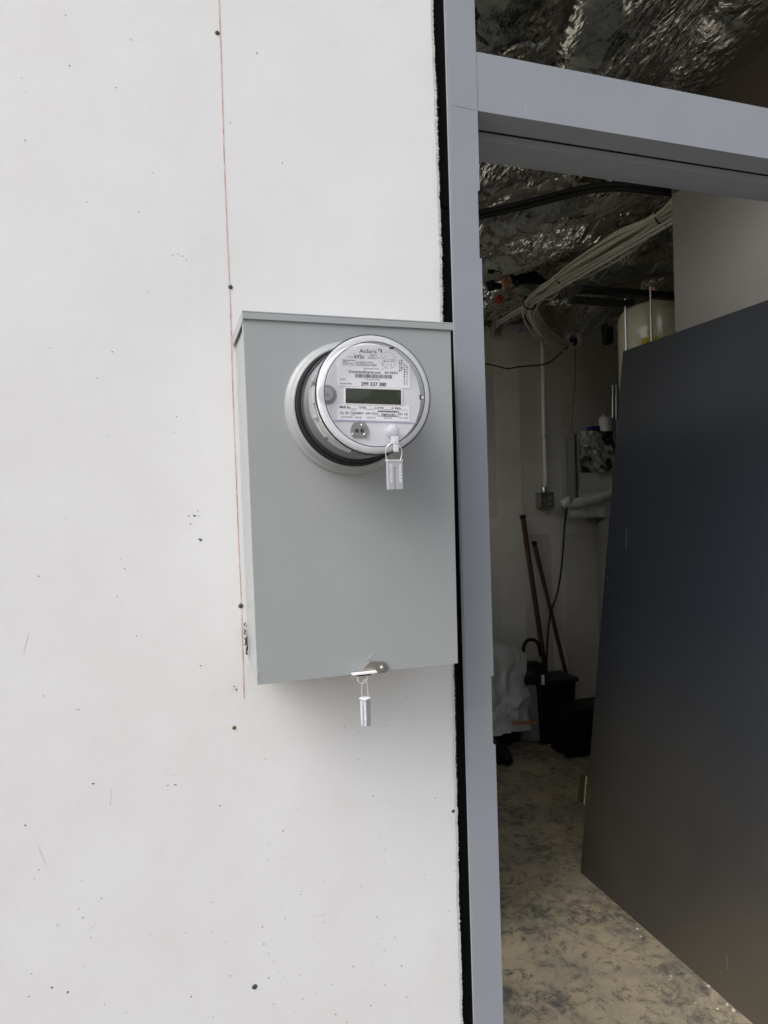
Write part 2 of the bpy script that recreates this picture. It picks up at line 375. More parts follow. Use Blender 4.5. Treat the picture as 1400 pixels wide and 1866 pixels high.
# specks seen on the wall: (px, py, size px, darkness, stretch, angle)
specks = [(127,120,1.6,1,1.5,60),(46,168,1.2,0,1,0),(212,160,1.3,1,1,0),(120,28,1.3,1,1.4,0),(46,256,1.2,1,1,0),(240,72,2.2,0,5,10),(158,368,1,1,1,0),
 (253,386,1,1,1,0),(176,418,1,0,1,0),(279,315,1,1,1,0),(420,224,1.4,1,2,70),(364,213,1,0,1,0),(468,97,1.6,1,1.4,20),(515,297,1.3,1,1.8,70),(40,142,1.6,0,1,0),
 (315,465,1.1,1,3,30),(325,463,1.2,1,4,15),(333,467,1.2,1,3.6,35),(340,474,1,1,3,40),(322,474,1,0,2.4,-20),(316,481,1,0,2,-40),(350,482,1,0,2,0),(263,530,1.3,0,2,0),(270,532,1.1,1,1,0),(248,545,1,0,1,0),
 (205,641,1.5,1,1.4,30),(227,626,1,0,1,0),(92,634,1.6,0,1.6,0),(177,689,1,1,1,0),(322,759,1.3,1,1,60),(318,789,1,1,1,0),(122,792,1,0,1,0),(195,794,1.2,0,1,0),
 (355,940,2.3,1,2.0,0),(344,940,1.4,1,1.6,30),(363,940,1.1,1,1,0),(361,931,1,1,1,0),(347,955,1.3,1,1.4,20),(366,984,2.9,1,1.1,20),(363,982,1.6,1,2,0),(120,945,1.5,0,3.5,0),(71,1050,1.3,1,1,0),
 (227,1036,1.2,1,1,0),(221,1018,.9,1,1,0),(214,1087,1,1,1,0),(249,1159,1.2,1,1,0),(278,955,.9,0,1,0),
 (366,1213,1.7,1,1.7,40),(427,1251,1.6,1,1,0),(431,1257,2.3,1,2.0,80),(425,1256,1,1,3,60),(138,1292,1.2,0,1.5,0),(144,1293,1.4,1,4,0),(79,1268,1,1,1.8,70),(119,1314,.9,0,2,0),
 (170,1428,2.0,1,1.6,25),(320,1430,1.9,1,2.0,15),(306,1431,1.4,1,3,0),(317,1413,.8,1,1,0),(305,1411,.8,0,2,30),(401,1468,1.5,1,1.2,0),(403,1475,1,0,1,0),(46,1504,1.7,1,1,0),(294,1555,1.2,0,3,0),
 (201,1466,.9,1,1.8,60),(204,1448,.8,0,4,75),(71,1585,1.2,1,1,0),(63,1601,1,1,1,0),(185,1637,1.2,1,1,0),(144,1656,1,1,1,0),(152,1672,1.3,1,1,0),(149,1604,.9,1,1,0),(105,1686,1.1,1,1,0),(166,1708,1,1,2,80),
 (386,1644,1,1,1,0),(427,1662,1.2,0,4,5),(412,1716,1.1,1,1,0),(339,1700,1.1,1,1,0),(388,1699,1,1,1,0),(154,1761,1,1,1,0),(58,1774,1.1,1,1,0),(95,1799,2.1,1,1,30),(124,1808,2.1,1,1,-30),(53,1816,1.2,1,3,0),
 (349,1816,1.7,1,1,0),(420,1778,1.2,1,2.6,70),(191,1830,1.1,1,1,0),(230,1845,1,1,1,0),(388,1852,1,1,1,0),(406,1848,.9,0,4,60),(275,1702,1,1,1,0),
 (484,1383,1,1,1,0),(516,1514,1.4,1,1.4,0),(491,1537,.9,1,1,0),(489,1567,.9,1,2,50),(543,1475,1,1,1,0),(680,1450,1.3,1,1,0),(793,1454,1.3,1,1,0),(654,1384,1,1,2,20),(671,1389,1,1,1,0),
 (656,1335,1,1,2,80),(694,1516,1,1,1,0),(702,1548,1,1,1,0),(702,1572,.9,1,2,20),(658,1615,1,1,1,0),(550,1624,1,1,4,25),(548,1630,1,1,2,0),(592,1606,.9,1,1,0),(593,1665,1,1,1,0),(591,1680,1,1,1,0),
 (520,1674,1,1,1,0),(478,1689,1.4,1,1,0),(481,1720,1.3,1,1,0),(490,1738,1,1,2.4,40),(498,1752,1,1,5,40),(500,1735,.8,0,4,40),(687,1671,1.3,1,1,0),(688,1720,.9,1,6,88),(701,1732,1,1,3,0),(644,1761,1.6,1,1,0),
 (732,1760,1.7,1,1,0),(702,1795,1.4,1,1,0),(676,1832,1.4,1,2,20),(612,1848,1.6,1,1.4,0),(633,1863,1.2,1,1,0),(552,1820,1.2,1,1.6,0),(499,1830,1.3,1,1,0),(741,1817,1.4,1,2.4,65),(744,1828,1,1,1,0),(536,1845,1,1,1,0),
 (606,1794,1,1,1,0),(660,1802,1,1,1,0),(575,1810,1,1,1,0),(490,1782,1.6,1,1.6,60),(546,1777,1,1,1,0),(775,1594,1,1,1,0),(711,1464,.8,1,1,0),(462,1434,.8,1,1,0),(704,1321,1,1,1,0),(628,1323,1.1,1,1,0),
 (713,1400,.9,0,1,0),(755,1305,1,0,3,88),(742,1271,1,1,1,0),(818,1660,1,1,1,0),(830,1525,1,1,2,70),(833,1537,1,1,2,80),(829,1588,1.2,1,2.6,60),(697,1709,1,1,1,0),(720,1708,1.1,1,3,0),(540,1610,.9,0,1,0),(588,1668,.9,1,1,0),
 (740,1250,1,1,2.4,75),(739,1240,.8,0,1,0)]
for k in range(90):
    px = rnd.uniform(440, 850) if rnd.random() < .75 else rnd.uniform(10, 440); py = 1866 - abs(rnd.gauss(0, 190))
    if py > 1420: specks.append((px, py, rnd.uniform(.35, .8), rnd.random() < .4, rnd.choice([1, 1, 1.5, 3]), rnd.uniform(0, 180)))
for k in range(20): specks.append((rnd.uniform(5, 780), rnd.uniform(5, 1400), rnd.uniform(.35, .7), rnd.random() < .1, rnd.choice([1, 1.5, 2.5]), rnd.uniform(0, 60)))
def blob(m, px, py, s, st, an, Y=-.0004, n=9):
    c = at(px, py, 0); s_ = s*.00082
    a0 = R(an); pts = []
    for k in range(n):
        a = 2*math.pi*k/n; rr = s_*rnd.uniform(.6, 1.2)
        u_, v_ = math.cos(a)*rr*math.sqrt(st)*1.15, math.sin(a)*rr/math.sqrt(st)
        pts.append((c.x+u_*math.cos(a0)+v_*math.sin(a0), Y, c.z-u_*math.sin(a0)+v_*math.cos(a0)))
    m.add(pts, [tuple(range(n))[::-1]])
for (px, py, s, dk, st, an) in specks:
    p = at(px, py, 0)
    if p.x > edge_x(p.z)-.004 or (.1 < p.x < .46 and 1.235 < p.z < 1.82): continue
    m.mi = 2 if dk else 3; blob(m, px, py, s, st, an)
# scratches
m.mi = 3
for path in ([(52,1155),(48,1170),(43,1188)], [(69,1540),(77,1560),(84,1577)], [(162,1695),(168,1690),(175,1683)], [(204,1437),(202,1455),(200,1468)]):
    m.tube([at(x, y, -.0001) for x, y in path], .00030, 4)
wall_panel = m.build('wall_panel', [M['white'], M['whiteedge'], M['speck'], M['faint']], wall)
# chalk line
m = MB(); pts = []
for px, py in ((371, -900), (398, -40), (403, 100), (409, 300), (416, 470), (420, 560), (424, 700), (430, 860), (436, 1010), (440, 1100), (443, 1200), (445, 1272)):
    p = at(px, py, 0); pts.append(p)
pts = bez(pts, 12)
def strip(m, pts, w0, Y):
    for a, b in zip(pts[:-1], pts[1:]):
        wa = w0*rnd.uniform(.7, 1.25)
        m.quad((a.x-wa, Y, a.z), (b.x-wa, Y, b.z), (b.x+wa, Y, b.z), (a.x+wa, Y, a.z))
strip(m, pts, .00062, -.0008)
tag(m.build('chalk_line', M['rust'], wall), 'thin red vertical line on the white panel')
# screws
def screw(px, py, r, mt, lab=None):
    c = at(px, py, 0); m = MB()
    m.lathe([(r*1.25, -.0002), (r*1.1, -.0010), (r*.8, -.0016), (r*.45, -.0018), (r*.42, -.0006), (.0001, -.0006)], (c.x, c.z), 'y', 16)
    m.box(c.x-r*.6, c.x+r*.6, -.0021, -.0014, c.z-r*.12, c.z+r*.12)
    o = m.build('screw', M[mt], wall, smooth=40)
    if lab: o['label'] = lab
for px, py, r, mt in ((396, 60, .0033, 'steelhead'), (420, 523, .0033, 'steelhead'), (439, 1104, .0035, 'steelhead'), (427, 1326, .0027, 'brass'), (464, 1798, .0038, 'steelhead'), (826, 1478, .0028, 'steelhead')):
    screw(px, py, r, mt, 'small brassy screw head' if mt == 'brass' else None)

# --- black membrane and wall core behind the panel (the strip between panel and door frame)
core = thing('wall_core', 'black membrane strip showing between the white panel and the door frame', 'wall', (0, .014, 0))
MB().box(-1.45, .575, .014, .155, 0, 3.45).build('black_membrane', M['membrane'], core)
m = MB(); a = at(800, 375, .013)
m.box(.49, .545, .0115, .0135, a.z-.10*0-.0015, a.z+.0015); m.build('membrane_lap', M['membrane'], core)
# more facade to both sides (outside the photo, real building)
fa = thing('facade_side', 'white coated facade continuing past the door', 'wall', (2.4, 0, 0))
m = MB(); m.box(1.76, 4.4, 0, .155, 0, 3.6); m.box(-1.45, 4.4, -.004, .155, 3.62, 3.9)
m.build('wall_panel', M['white'], fa)

# --- room shell
rb = thing('back_wall', 'taped drywall back wall of the dim room', 'wall', (0, 2.74, 0))
m = MB(); m.box(-1.45, 4.4, 2.74, 2.9, 0, 3.45); m.build('drywall', M['drywall'], rb)
m = MB()
for px, w_ in ((925, .09), (1010, .05)):      # vertical taped joints
    c = at(px, 760, 2.739); m.box(c.x-w_, c.x+w_, 2.7375, 2.7395, 0, 2.55)
m.box(-1, 3.4, 2.7372, 2.7395, 1.28, 1.40)
tag(m.build('joint_compound', mat('joint compound', (.74, .725, .65), .7, var=(3, (.65, .635, .565), .4, .6)), rb), 'paler band of joint compound on the drywall')
rs = thing('side_wall', 'plain drywall side wall closing the room', 'wall', (4.3, 1.4, 0))
m = MB(); m.box(4.25, 4.4, .155, 2.74, 0, 3.45); m.build('drywall', M['drywall'], rs)
ls = thing('side_wall', 'plain side wall at the building corner with a large window opening added for light', 'wall', (-1.5, 1.4, 0))
m = MB(); X0, X1 = -1.60, -1.451; O = (.25, 2.68, 1.25, 3.35)  # opening added out of view to let daylight into the room
m.box(X0, X1, 0, O[0], 0, 3.6); m.box(X0, X1, O[1], 2.9, 0, 3.6); m.box(X0, X1, O[0], O[1], 0, O[2]); m.box(X0, X1, O[0], O[1], O[3], 3.6)
m.build('drywall', M['white'], ls)
m = MB()
for a in ((O[0], O[0]+.05, O[2], O[3]), (O[1]-.05, O[1], O[2], O[3]), (O[0]+.05, O[1]-.05, O[2], O[2]+.05), (O[0]+.05, O[1]-.05, O[3]-.05, O[3])): m.box(X0-.01, X1-.02, a[0], a[1], a[2], a[3])
m.build('added_window_frame', M['frame'], ls, bevel=.002)
kw = thing('added_shade_wall', 'head high added unseen wall shading the lower room, left of the doorway', 'wall', (.72, 1.8, 0))  # unseen wall added to keep the left daylight off the lower room
m = MB(); m.box(.66, .78, .95, 2.735, 0, 2.12); m.build('drywall', M['drywall'], kw); m = MB(); m.box(.64, .80, .93, 2.735, 2.1205, 2.145); m.build('cap', M['drywall'], kw)
pf = thing('shade_flap', 'dark brown shade sheet added on the partition above the door bar', 'shade sheet', (1.84, .4, 2.6))  # dark brown sheet added where the partition is only unlit
m = MB(); m.prism([(1.8435, 2.645), (1.8465, 2.645), (1.8465, 3.02), (1.8435, 3.02)], .157, .90); m.build('shade', mat('added brown shade', (.075, .058, .042), .5, bump=(6, .4, 4)), pf)
pw = thing('partition_wall', 'smooth grey brown partition behind the leaning door slab', 'wall', (1.9, .53, 0))
m = MB(); m.box(1.848, 1.97, .156, .912, 0, 3.45); m.build('drywall', M['primed'], pw, bevel=.003)

# --- foil ceiling: sagging crumpled sheet
def foil_sheet():
    nx, ny = 340, 330; x0, x1, y0, y1 = .25, 4.24, .16, 2.735
    X, Yg = np.meshgrid(np.linspace(x0, x1, nx), np.linspace(y0, y1, ny))
    rs_ = np.random.RandomState(5)
    def vn(fx, fy, seed):       # value noise
        r_ = np.random.RandomState(seed); G = r_.rand(64, 64)
        u, v = X*fx, Yg*fy; iu, iv = np.floor(u).astype(int), np.floor(v).astype(int)
        fu, fv = u-iu, v-iv; fu = fu*fu*(3-2*fu); fv = fv*fv*(3-2*fv)
        g = lambda a, b: G[a % 64, b % 64]
        return (g(iu, iv)*(1-fu)+g(iu+1, iv)*fu)*(1-fv) + (g(iu, iv+1)*(1-fu)+g(iu+1, iv+1)*fu)*fv - .5
    wx = X + .18*vn(2.1, 2.1, 1) + .05*vn(7, 7, 2); wy = Yg + .18*vn(2.3, 2.3, 3) + .05*vn(8, 8, 4)
    # sag between purlins: folds running to the upper right in the deep part, folds running inwards near the door
    q = (.72*wx + .70*wy)
    fold_deep = np.abs(np.sin(q*math.pi/.44))**.6
    p = (.90*wx - .43*wy)
    fold_near = np.abs(np.sin(p*math.pi/.42))**.7
    t = np.clip((Yg-.95)/.4, 0, 1)
    Zs = -.10*(fold_deep*t + .75*fold_near*(1-t))
    cr = np.zeros_like(X)
    for k in range(26):
        a = rs_.rand()*math.pi; fr = 4 + 26*rs_.rand()**1.3
        s = (wx*math.cos(a)+wy*math.sin(a))*fr + rs_.rand()*9
        cr += (np.abs(s-np.floor(s)-.5)-.25)*(.12/fr)*(.4+rs_.rand())
    mask = np.clip(.35+2.2*vn(2.6, 2.6, 9), .12, 1.3)
    Zs += cr*mask*(.22+.6*t) + .03*vn(3, 3, 11)
    back = np.clip((Yg-2.45)/.28, 0, 1)
    Zs -= .13*back**1.5
    Zb = 2.92 + .10*np.clip((1.3-Yg)/1.1, 0, 1) - .10*np.clip((Yg-1.4)/1.3, 0, 1)
    Zt = Zb + Zs
    vs = np.stack([X.ravel(), Yg.ravel(), Zt.ravel()], 1)
    i = np.arange(ny-1)[:, None]*nx + np.arange(nx-1)[None]
    i = i.ravel()
    fs = np.stack([i, i+nx, i+nx+1, i+1], 1)
    m = MB(); m.v = [tuple(v) for v in vs.tolist()]; m.f = fs.tolist(); m.m = [0]*len(m.f)
    return m
tag(foil_sheet().build('ceiling', M['foil'], smooth=28), 'crumpled foil faced insulation sagging under the roof', None, None, 'structure')

# ================================================================ DOOR FRAME
fr_ = thing('door_frame', 'grey primed steel door frame with transom bar', 'door frame', (.55, 0, 0))
m = MB(); JF = -.019
# left jamb: face strip, with hinge mortises on the opening side
def zat(px, py): return at(px, py, JF).z
n1a, n1b = zat(872, 470), zat(871, 347); n2a, n2b = zat(903, 1357), zat(898, 1232)
XJ = .581
zz = [(0, XJ), (n2a, XJ), (n2a+.002, XJ-.0052), (n2b, XJ-.0052), (n2b, XJ), (n1a, XJ), (n1a, XJ-.0042), (n1b, XJ-.0042), (n1b, XJ), (3.45, XJ)]
m.prism([(.5225, 0)] + [(x, z) for z, x in zz] + [(.5225, 3.45)], JF, JF+.0025)
for (a, x), (b, x2) in zip(zz[:-1], zz[1:]):
    if x == x2 and b > a: m.box(x-.0025, x, JF+.0026, .05, a, b)
# rolled left return and remaining profile
m.box(.5200, .5224, JF+.0012, -.0125, 0, 3.45)
m.box(.5750, .5785, .05, .155, 0, 3.45)
m.box(.5785, .5945, .044, .108, 0, 2.249)      # stop
# scratches on the frame
m.mi = 1
for path in ([(825,181),(829,185)], [(857,1345),(859,1350)], [(826,180),(824,178)]):
    m.tube([at(x, y, JF-.0002) for x, y in path], .0003, 4)
m.build('left_jamb', [M['frame'], mat('bare metal scratch', (.7, .7, .72), .4)], fr_, bevel=.0007)
m = MB()
m.box(XJ, 1.70, JF+.001, JF+.003, 2.249, 2.361)                      # face
m.box(XJ, 1.70, JF+.003, .044, 2.249, 2.2515)                       # rabbet soffit
m.box(XJ, 1.70, .0455, .108, 2.233, 2.251)                          # stop
m.box(XJ, 1.70, .108, .155, 2.249, 2.2515)
m.box(XJ, 1.70, JF+.003, .155, 2.3585, 2.361)
m.box(XJ, 1.70, .152, .155, 2.2515, 2.3585)
m.mi = 1; m.tube([at(x, y, JF+.0008) for x, y in ((960,192),(958,199),(957,204))], .0003, 4)
m.build('header', [M['frame'], mat('bare metal scratch', (.7, .7, .72), .4)], fr_, bevel=.0007)
MB().box(XJ, 1.70, .0405, .0454, 2.2478, 2.2488).build('seam', M['membrane'], fr_)
m = MB()
m.box(1.70, 1.762, JF, .155, 0, 3.45); m.box(1.684, 1.70, .044, .108, 0, 2.233)
m.build('right_jamb', M['frame'], fr_, bevel=.001)
m = MB(); m.box(XJ, 1.70, JF+.002, .155, 3.36, 3.45); m.build('transom_head', M['frame'], fr_, bevel=.001)
m = MB(); m.tube([at(x, y, JF-.0001) for x, y in ((825, 192), (845, 196), (868, 201))], .00022, 4); m.build('seam', M['meterbase'], fr_)

# ================================================================ DOOR SLAB leaning on the partition
c0, c1 = Vector((1.532, 0, 0)), Vector((1.80, 0, 2.11))
up = (c1-c0); up.normalize(); nrm = Vector((up.z, 0, -up.x))      # towards the partition
Ya, Yb = .19, 1.158; TH = .0445
dl = thing('door_slab', 'dark grey steel door slab taken off its hinges, leaning on the partition', 'door', (1.55, .67, 0))
m = MB()
L = (c1-c0).length
def LP(u, y, t): return c0 + up*u + Vector((0, y, 0)) + nrm*t
m.hexa([LP(0, Ya, 0), LP(0, Ya, TH), LP(0, Yb, TH), LP(0, Yb, 0), LP(L, Ya, 0), LP(L, Ya, TH), LP(L, Yb, TH), LP(L, Yb, 0)])
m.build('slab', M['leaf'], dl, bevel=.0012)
for hz in (.33, 1.08, 1.83):
    m = MB()
    m.hexa([LP(hz-.057, Yb+.001, .004), LP(hz-.057, Yb+.001, .036), LP(hz-.057, Yb+.004, .036), LP(hz-.057, Yb+.004, .004),
            LP(hz+.057, Yb+.001, .004), LP(hz+.057, Yb+.001, .036), LP(hz+.057, Yb+.004, .036), LP(hz+.057, Yb+.004, .004)])
    h = m.build('hinge', M['zinc'], dl)
    m = MB()
    if hz < .5:
        for k in range(3): m.tube([LP(hz-.057+.039*k, Yb+.004, -.007), LP(hz-.057+.039*k+.036, Yb+.004, -.007)], .0065, 12)
        m.hexa([LP(hz-.057, Yb+.012, -.012), LP(hz-.057, Yb+.012, -.009), LP(hz-.057, Yb+.04, -.009), LP(hz-.057, Yb+.04, -.012),
            LP(hz+.057, Yb+.012, -.012), LP(hz+.057, Yb+.012, -.009), LP(hz+.057, Yb+.04, -.009), LP(hz+.057, Yb+.04, -.012)])
        m.build('hinge_knuckle', mat('brassy hinge', (.50, .44, .30), .3, metal=1), h, smooth=40)
m = MB()
for (a, b) in (((1325, 1740), (1326, 1766)), ((1142, 965), (1141, 1000)), ((1313, 1772), (1316, 1776)), ((1105, 1052), (1108, 1056))):
    def onleaf(px, py):
        d = ray(px, py); t = (c0-CAM).dot(nrm)/d.dot(nrm); return CAM + d*t - nrm*.0004
    m.tube([onleaf(*a), onleaf(*b)], .0005, 4)
m.build('scratch', mat('light scratch', (.22, .22, .22), .5), dl)

# ================================================================ METER BOX
BX0, BX1, BY, BT, BB = .114, .452, -.155, 1.803, 1.239
bx = thing('meter_box', 'grey steel electric meter enclosure mounted on the white wall', 'meter box', (.283, 0, 1.239))
m = MB()
x0b, x1b = BX0+.0045, BX1-.004
def hx(x0, x1, xb0, xb1, y0, y1, z0, z1):
    return [(xb0, y0, z0), (xb1, y0, z0), (xb1, y1, z0), (xb0, y1, z0), (x0, y0, z1), (x1, y0, z1), (x1, y1, z1), (x0, y1, z1)]
m.hexa(hx(BX0+.003, BX1-.003, x0b+.003, x1b-.003, BY+.004, -.001, BB+.004, BT-.004))
m.build('body', M['boxgrey'], bx, bevel=.002)
# removable front cover with folded flanges
m = MB()
m.hexa(hx(BX0, BX1, x0b, x1b, BY, BY+.0035, BB, BT-.012))
m.hexa(hx(BX0-.0002, BX0+.002, x0b-.0002, x0b+.002, BY+.0036, BY+.014, BB, BT-.012))
m.hexa(hx(BX1-.002, BX1, x1b-.002, x1b, BY+.0036, BY+.014, BB, BT-.012))
m.mi = 1
m.tube([at(x, y, BY-.0004) for x, y in ((682, 1190), (675, 1197), (669, 1203))], .0004, 4)
m.tube([at(x, y, BY-.0004) for x, y in ((466, 1206), (470, 1213), (474, 1220), (470, 1226), (468, 1236), (471, 1243))], .0004, 4)
for k in range(14):
    x, y = rnd.uniform(450, 822), rnd.uniform(590, 1220)
    if (x-660)**2+(y-730)**2 < 150**2: continue
    dx, dy = rnd.uniform(-2, 2), rnd.uniform(1, 5)
    m.tube([at(x, y, BY-.0003), at(x+dx, y+dy, BY-.0003)], .00022, 4)
m.build('front_cover', [M['boxgrey'], mat('pale scuff', (.55, .57, .57), .5)], bx, bevel=.0016, seg=3)
# rain hood
m = MB()
m.box(BX0-.0015, BX1+.0035, BY-.0035, -.001, BT-.0025, BT)
m.box(BX0-.0015, BX1+.0035, BY-.0035, BY-.0012, BT-.0125, BT-.0026)
m.box(BX0-.0015, BX0+.0008, BY-.0011, -.001, BT-.0165, BT-.0026)
m.box(BX1+.0012, BX1+.0035, BY-.0011, -.001, BT-.0125, BT-.0026)
m.build('rain_hood', M['boxgrey'], bx, bevel=.0008)
MC = (.277, 1.659)
# sealing ring hub raised from cover
m = MB()
m.lathe([(.1050, BY+.0005), (.1045, BY-.004), (.1030, BY-.0065), (.1005, BY-.0075), (.0985, BY-.012), (.0965, BY-.0185), (.0945, BY-.0205), (.0925, BY-.0205), (.0915, BY-.018), (.0912, BY-.002)], MC)
m.build('sealing_ring', M['boxgrey'], bx, smooth=50)
# embossed wording, letters paler than the cover
FONT = None
def text(m, s, p0, p1, h, Y, bold=0, fixz=None, rot=0, depth=0, rel=True, mat_=None):
    """s drawn from world point p0 to p1 (baseline ends) on the plane facing -y"""
    cu = bpy.data.curves.new('t', 'FONT'); cu.body = s; cu.size = 1; cu.offset = bold; cu.resolution_u = 3
    ob = bpy.data.objects.new('t', cu); scene.collection.objects.link(ob)
    me = bpy.data.meshes.new_from_object(ob)
    co = np.zeros(len(me.vertices)*3); me.vertices.foreach_get('co', co); co = co.reshape(-1, 3)
    if len(co):
        xa, xb = co[:, 0].min(), co[:, 0].max()
        d = Vector(p1)-Vector(p0); Ln = d.length; d.normalize(); nrm_ = Vector((0, -1, 0)); upv = nrm_.cross(d)
        if mat_ is not None: upv, nrm_ = mat_
        sx = Ln/(xb-xa); sz = h/.70
        vs = [Vector(p0) + d*((c[0]-xa)*sx) + upv*(c[1]*sz) for c in co]
        m.add(vs, [tuple(p.vertices) for p in me.polygons])
    bpy.data.objects.remove(ob); bpy.data.meshes.remove(me); bpy.data.curves.remove(cu)
def ptext(m, s, a, b, hpx, Y, bold=0):
    p0, p1 = at(a[0], a[1], Y), at(b[0], b[1], Y)
    k = (at(a[0], a[1]-10, Y)-p0).length/10
    text(m, s, p0, p1, hpx*k, Y, bold)
m = MB(); Y_ = BY-.0002
ptext(m, "'EERT  I  'Y", (542, 921), (604, 924), 6, Y_); ptext(m, 'DURHAM', (550, 935), (597, 937), 10, Y_)
m.build('embossed_letters', mat('pale letter grey', (.43, .445, .45), .4), bx)
# black marker scribble on left side
m = MB(); X_ = BX0+.0028
sc = [(447, 1135), (444, 1144), (447, 1150), (445, 1160), (448, 1166), (447, 1176), (450, 1160), (450, 1178), (449, 1185), (451, 1192), (448, 1190)]
m.tube(bez([atx(x, y, X_) for x, y in sc], 6), .0011, 5)
m.tube(bez([atx(x, y, X_) for x, y in ((450, 1172), (451, 1180), (450, 1187))], 6), .0014, 5)
tag(m.build('marker_scribble', M['ink'], bx), 'black marker scribble on the left side')
# hasp
m = MB()
hp = [(656,1223),(673,1205.5),(699,1205.5),(704,1208),(707,1213),(707,1222),(703,1226),(684,1228),(683,1223.5)]
P2 = [at(x, y, BY-.002) for x, y in hp]
m.prism([(p.x, p.z) for p in P2[::-1]], BY-.0032, BY-.0004)
hs_ = m.build('hasp', M['dullsteel'], bx, bevel=.0006)
m = MB()
a, b = at(640, 1227, BY-.002), at(684, 1223, BY-.002)
m.box(a.x, b.x, BY-.014, BY-.0036, a.z-.0010, a.z+.0014)
m.build('hasp_tongue', M['sealwhite'], hs_, bevel=.0003)
m = MB(); m.box(a.x+.008, b.x-.010, BY-.0115, BY+.002, a.z-.0036, a.z-.0012); m.build('slot', M['black'], hs_)
m = MB(); c = at(698, 1218, BY-.003)
m.lathe([(.0062, BY-.0033), (.0062, BY-.0050), (.0054, BY-.0056), (.0050, BY-.0052), (.0044, BY-.0060), (.0036, BY-.0082), (.0024, BY-.0086), (.0018, BY-.0070), (.0001, BY-.0066)], (c.x, c.z), 'y', 24)
m.build('rivet', M['dullsteel'], hs_, smooth=35)
# eyelet ring hanging from the tongue
e0 = at(661, 1236, BY-.008)
m = MB(); m.tube([(e0.x+.0078*math.cos(a), e0.y, e0.z+.0078*math.sin(a)) for a in [2*math.pi*k/28 for k in range(29)]], .0014, 8, caps=False)
m.build('eyelet', M['wire'], bx, smooth=60)
# small reddish knockout marks on the side bottom
m = MB(); m.tube([atx(454.5, 1206, X_), atx(455, 1232, X_)], .0005, 4); m.build('seam', M['tanmark'], bx)

# ================================================================ ELECTRIC METER
FY = -.288
mt = thing('electric_meter', 'round glass fronted electricity meter with white label and green grey display', 'electric meter', (MC[0], -.175, MC[1]-.09))
m = MB()
m.lathe([(.088, -.158), (.0913, -.1765), (.0913, -.186), (.0900, -.1895), (.0852, -.1900), (.0850, -.184), (.080, -.183), (.0001, -.183)], MC)
m.build('base_ring', M['black'], mt, smooth=40)
m = MB(); m.lathe([(.0835, -.1835), (.0832, -.222), (.080, -.226), (.0001, -.226)], MC); m.build('base', M['meterbase'], mt, smooth=40)
# inner housing with steps and clips
m = MB(); m.lathe([(.0760, -.1995), (.0760, -.215), (.0735, -.218), (.0735, -.243), (.0768, -.246), (.0772, -.262), (.0755, -.267), (.0001, -.267)], MC, seg=96)
for a0, a1, r1, ya, yb in ((195, 222, .0800, -.20, -.232), (226, 252, .0795, -.20, -.240), (150, 160, .0800, -.20, -.228), (300, 322, .079, -.2, -.235), (20, 45, .079, -.2, -.235), (255, 275, .0785, -.2, -.222)):
    n = 10; pts = [(MC[0]+r*math.cos(R(a)), MC[1]+r*math.sin(R(a))) for r, seq in ((r1, [a0+(a1-a0)*k/n for k in range(n+1)]), (.070, [a1-(a1-a0)*k/n for k in range(n+1)])) for a in seq]
    m.prism(pts, yb, ya)
m.build('housing', M['housing'], mt, smooth=35)
for a0, a1, ya, yb in ((168, 186, -.215, -.252), (186, 200, -.222, -.246), (205, 228, -.243, -.262), (140, 160, -.22, -.26)):
    m = MB(); n = 8; pts = [(MC[0]+r*math.cos(R(a)), MC[1]+r*math.sin(R(a))) for r, seq in ((.0812, [a0+(a1-a0)*k/n for k in range(n+1)]), (.0775, [a1-(a1-a0)*k/n for k in range(n+1)])) for a in seq]
    m.prism(pts, yb, ya); m.build('clip', M['clip'], mt, smooth=35, bevel=.0006)
# face plate
PY = -.2715
m = MB(); m.lathe([(.0742, -.2672), (.0742, PY+.0008), (.0732, PY), (.0001, PY)], MC, seg=96); m.build('face_plate', M['plate'], mt, smooth=35)
def poly(m, pts, Y, th=.0006):
    P = [at(x, y, Y) for x, y in pts]; m.prism([(p.x, p.z) for p in P], Y, Y+th)
def zm(x, y): return (520+x*.21429, 590+y*.21429)       # coordinates measured on an enlargement of the photo
LY = PY-.0007
# upper label: follows the round edge at the top
m = MB()
up_pts = [zm(447, 520), zm(455, 528), zm(1062, 548), zm(1062, 350), zm(1000, 290), zm(930, 225), zm(850, 190), zm(760, 178), zm(670, 182), zm(590, 205), zm(515, 255), zm(440, 330)]
poly(m, up_pts, LY)
lab1 = m.build('upper_label', M['label'], mt)
m = MB(); poly(m, [zm(447, 815), zm(1060, 832), zm(1058, 700), zm(450, 685)], LY); lab2 = m.build('lower_label', M['label'], mt)
# lower shelf line (edge of the plate below the label)
m = MB(); poly(m, [zm(412, 826), zm(1118, 846), zm(1122, 838), zm(408, 818)], LY-.0002, .0012); m.build('label_shelf', mat('violet tinted edge', (.50, .48, .70), .3), mt)
TY = LY-.0002
def zt(m, s, a, b, h, bold=0): ptext(m, s, zm(*a), zm(*b), h*.21429, TY, bold)
m = MB()
zt(m, 'Aclara', (630, 246), (778, 252), 34, .0)
zt(m, 'kV2c', (588, 292), (672, 295), 30, .022)
zt(m, 'C11D', (530, 288), (578, 290), 13)
zt(m, 'GEN 5', (722, 275), (778, 277), 13, .01)
zt(m, 'FITZALL\u2122', (704, 297), (800, 300), 13, .005)
zt(m, 'DominionEnergy.com', (541, 416), (812, 424), 22, .02)
zt(m, '42176351', (843, 424), (957, 428), 20, .02)
zt(m, 'DESCRIPTION   ID', (664, 386), (840, 391), 11, 0)
zt(m, '299 337 380', (646, 524), (860, 531), 30, .03)
zt(m, '0925', (467, 476), (515, 478), 12); zt(m, '24 332 944', (467, 513), (562, 516), 12, .02)
zt(m, '7970C0299337380', (672, 478), (803, 481), 10, 0)
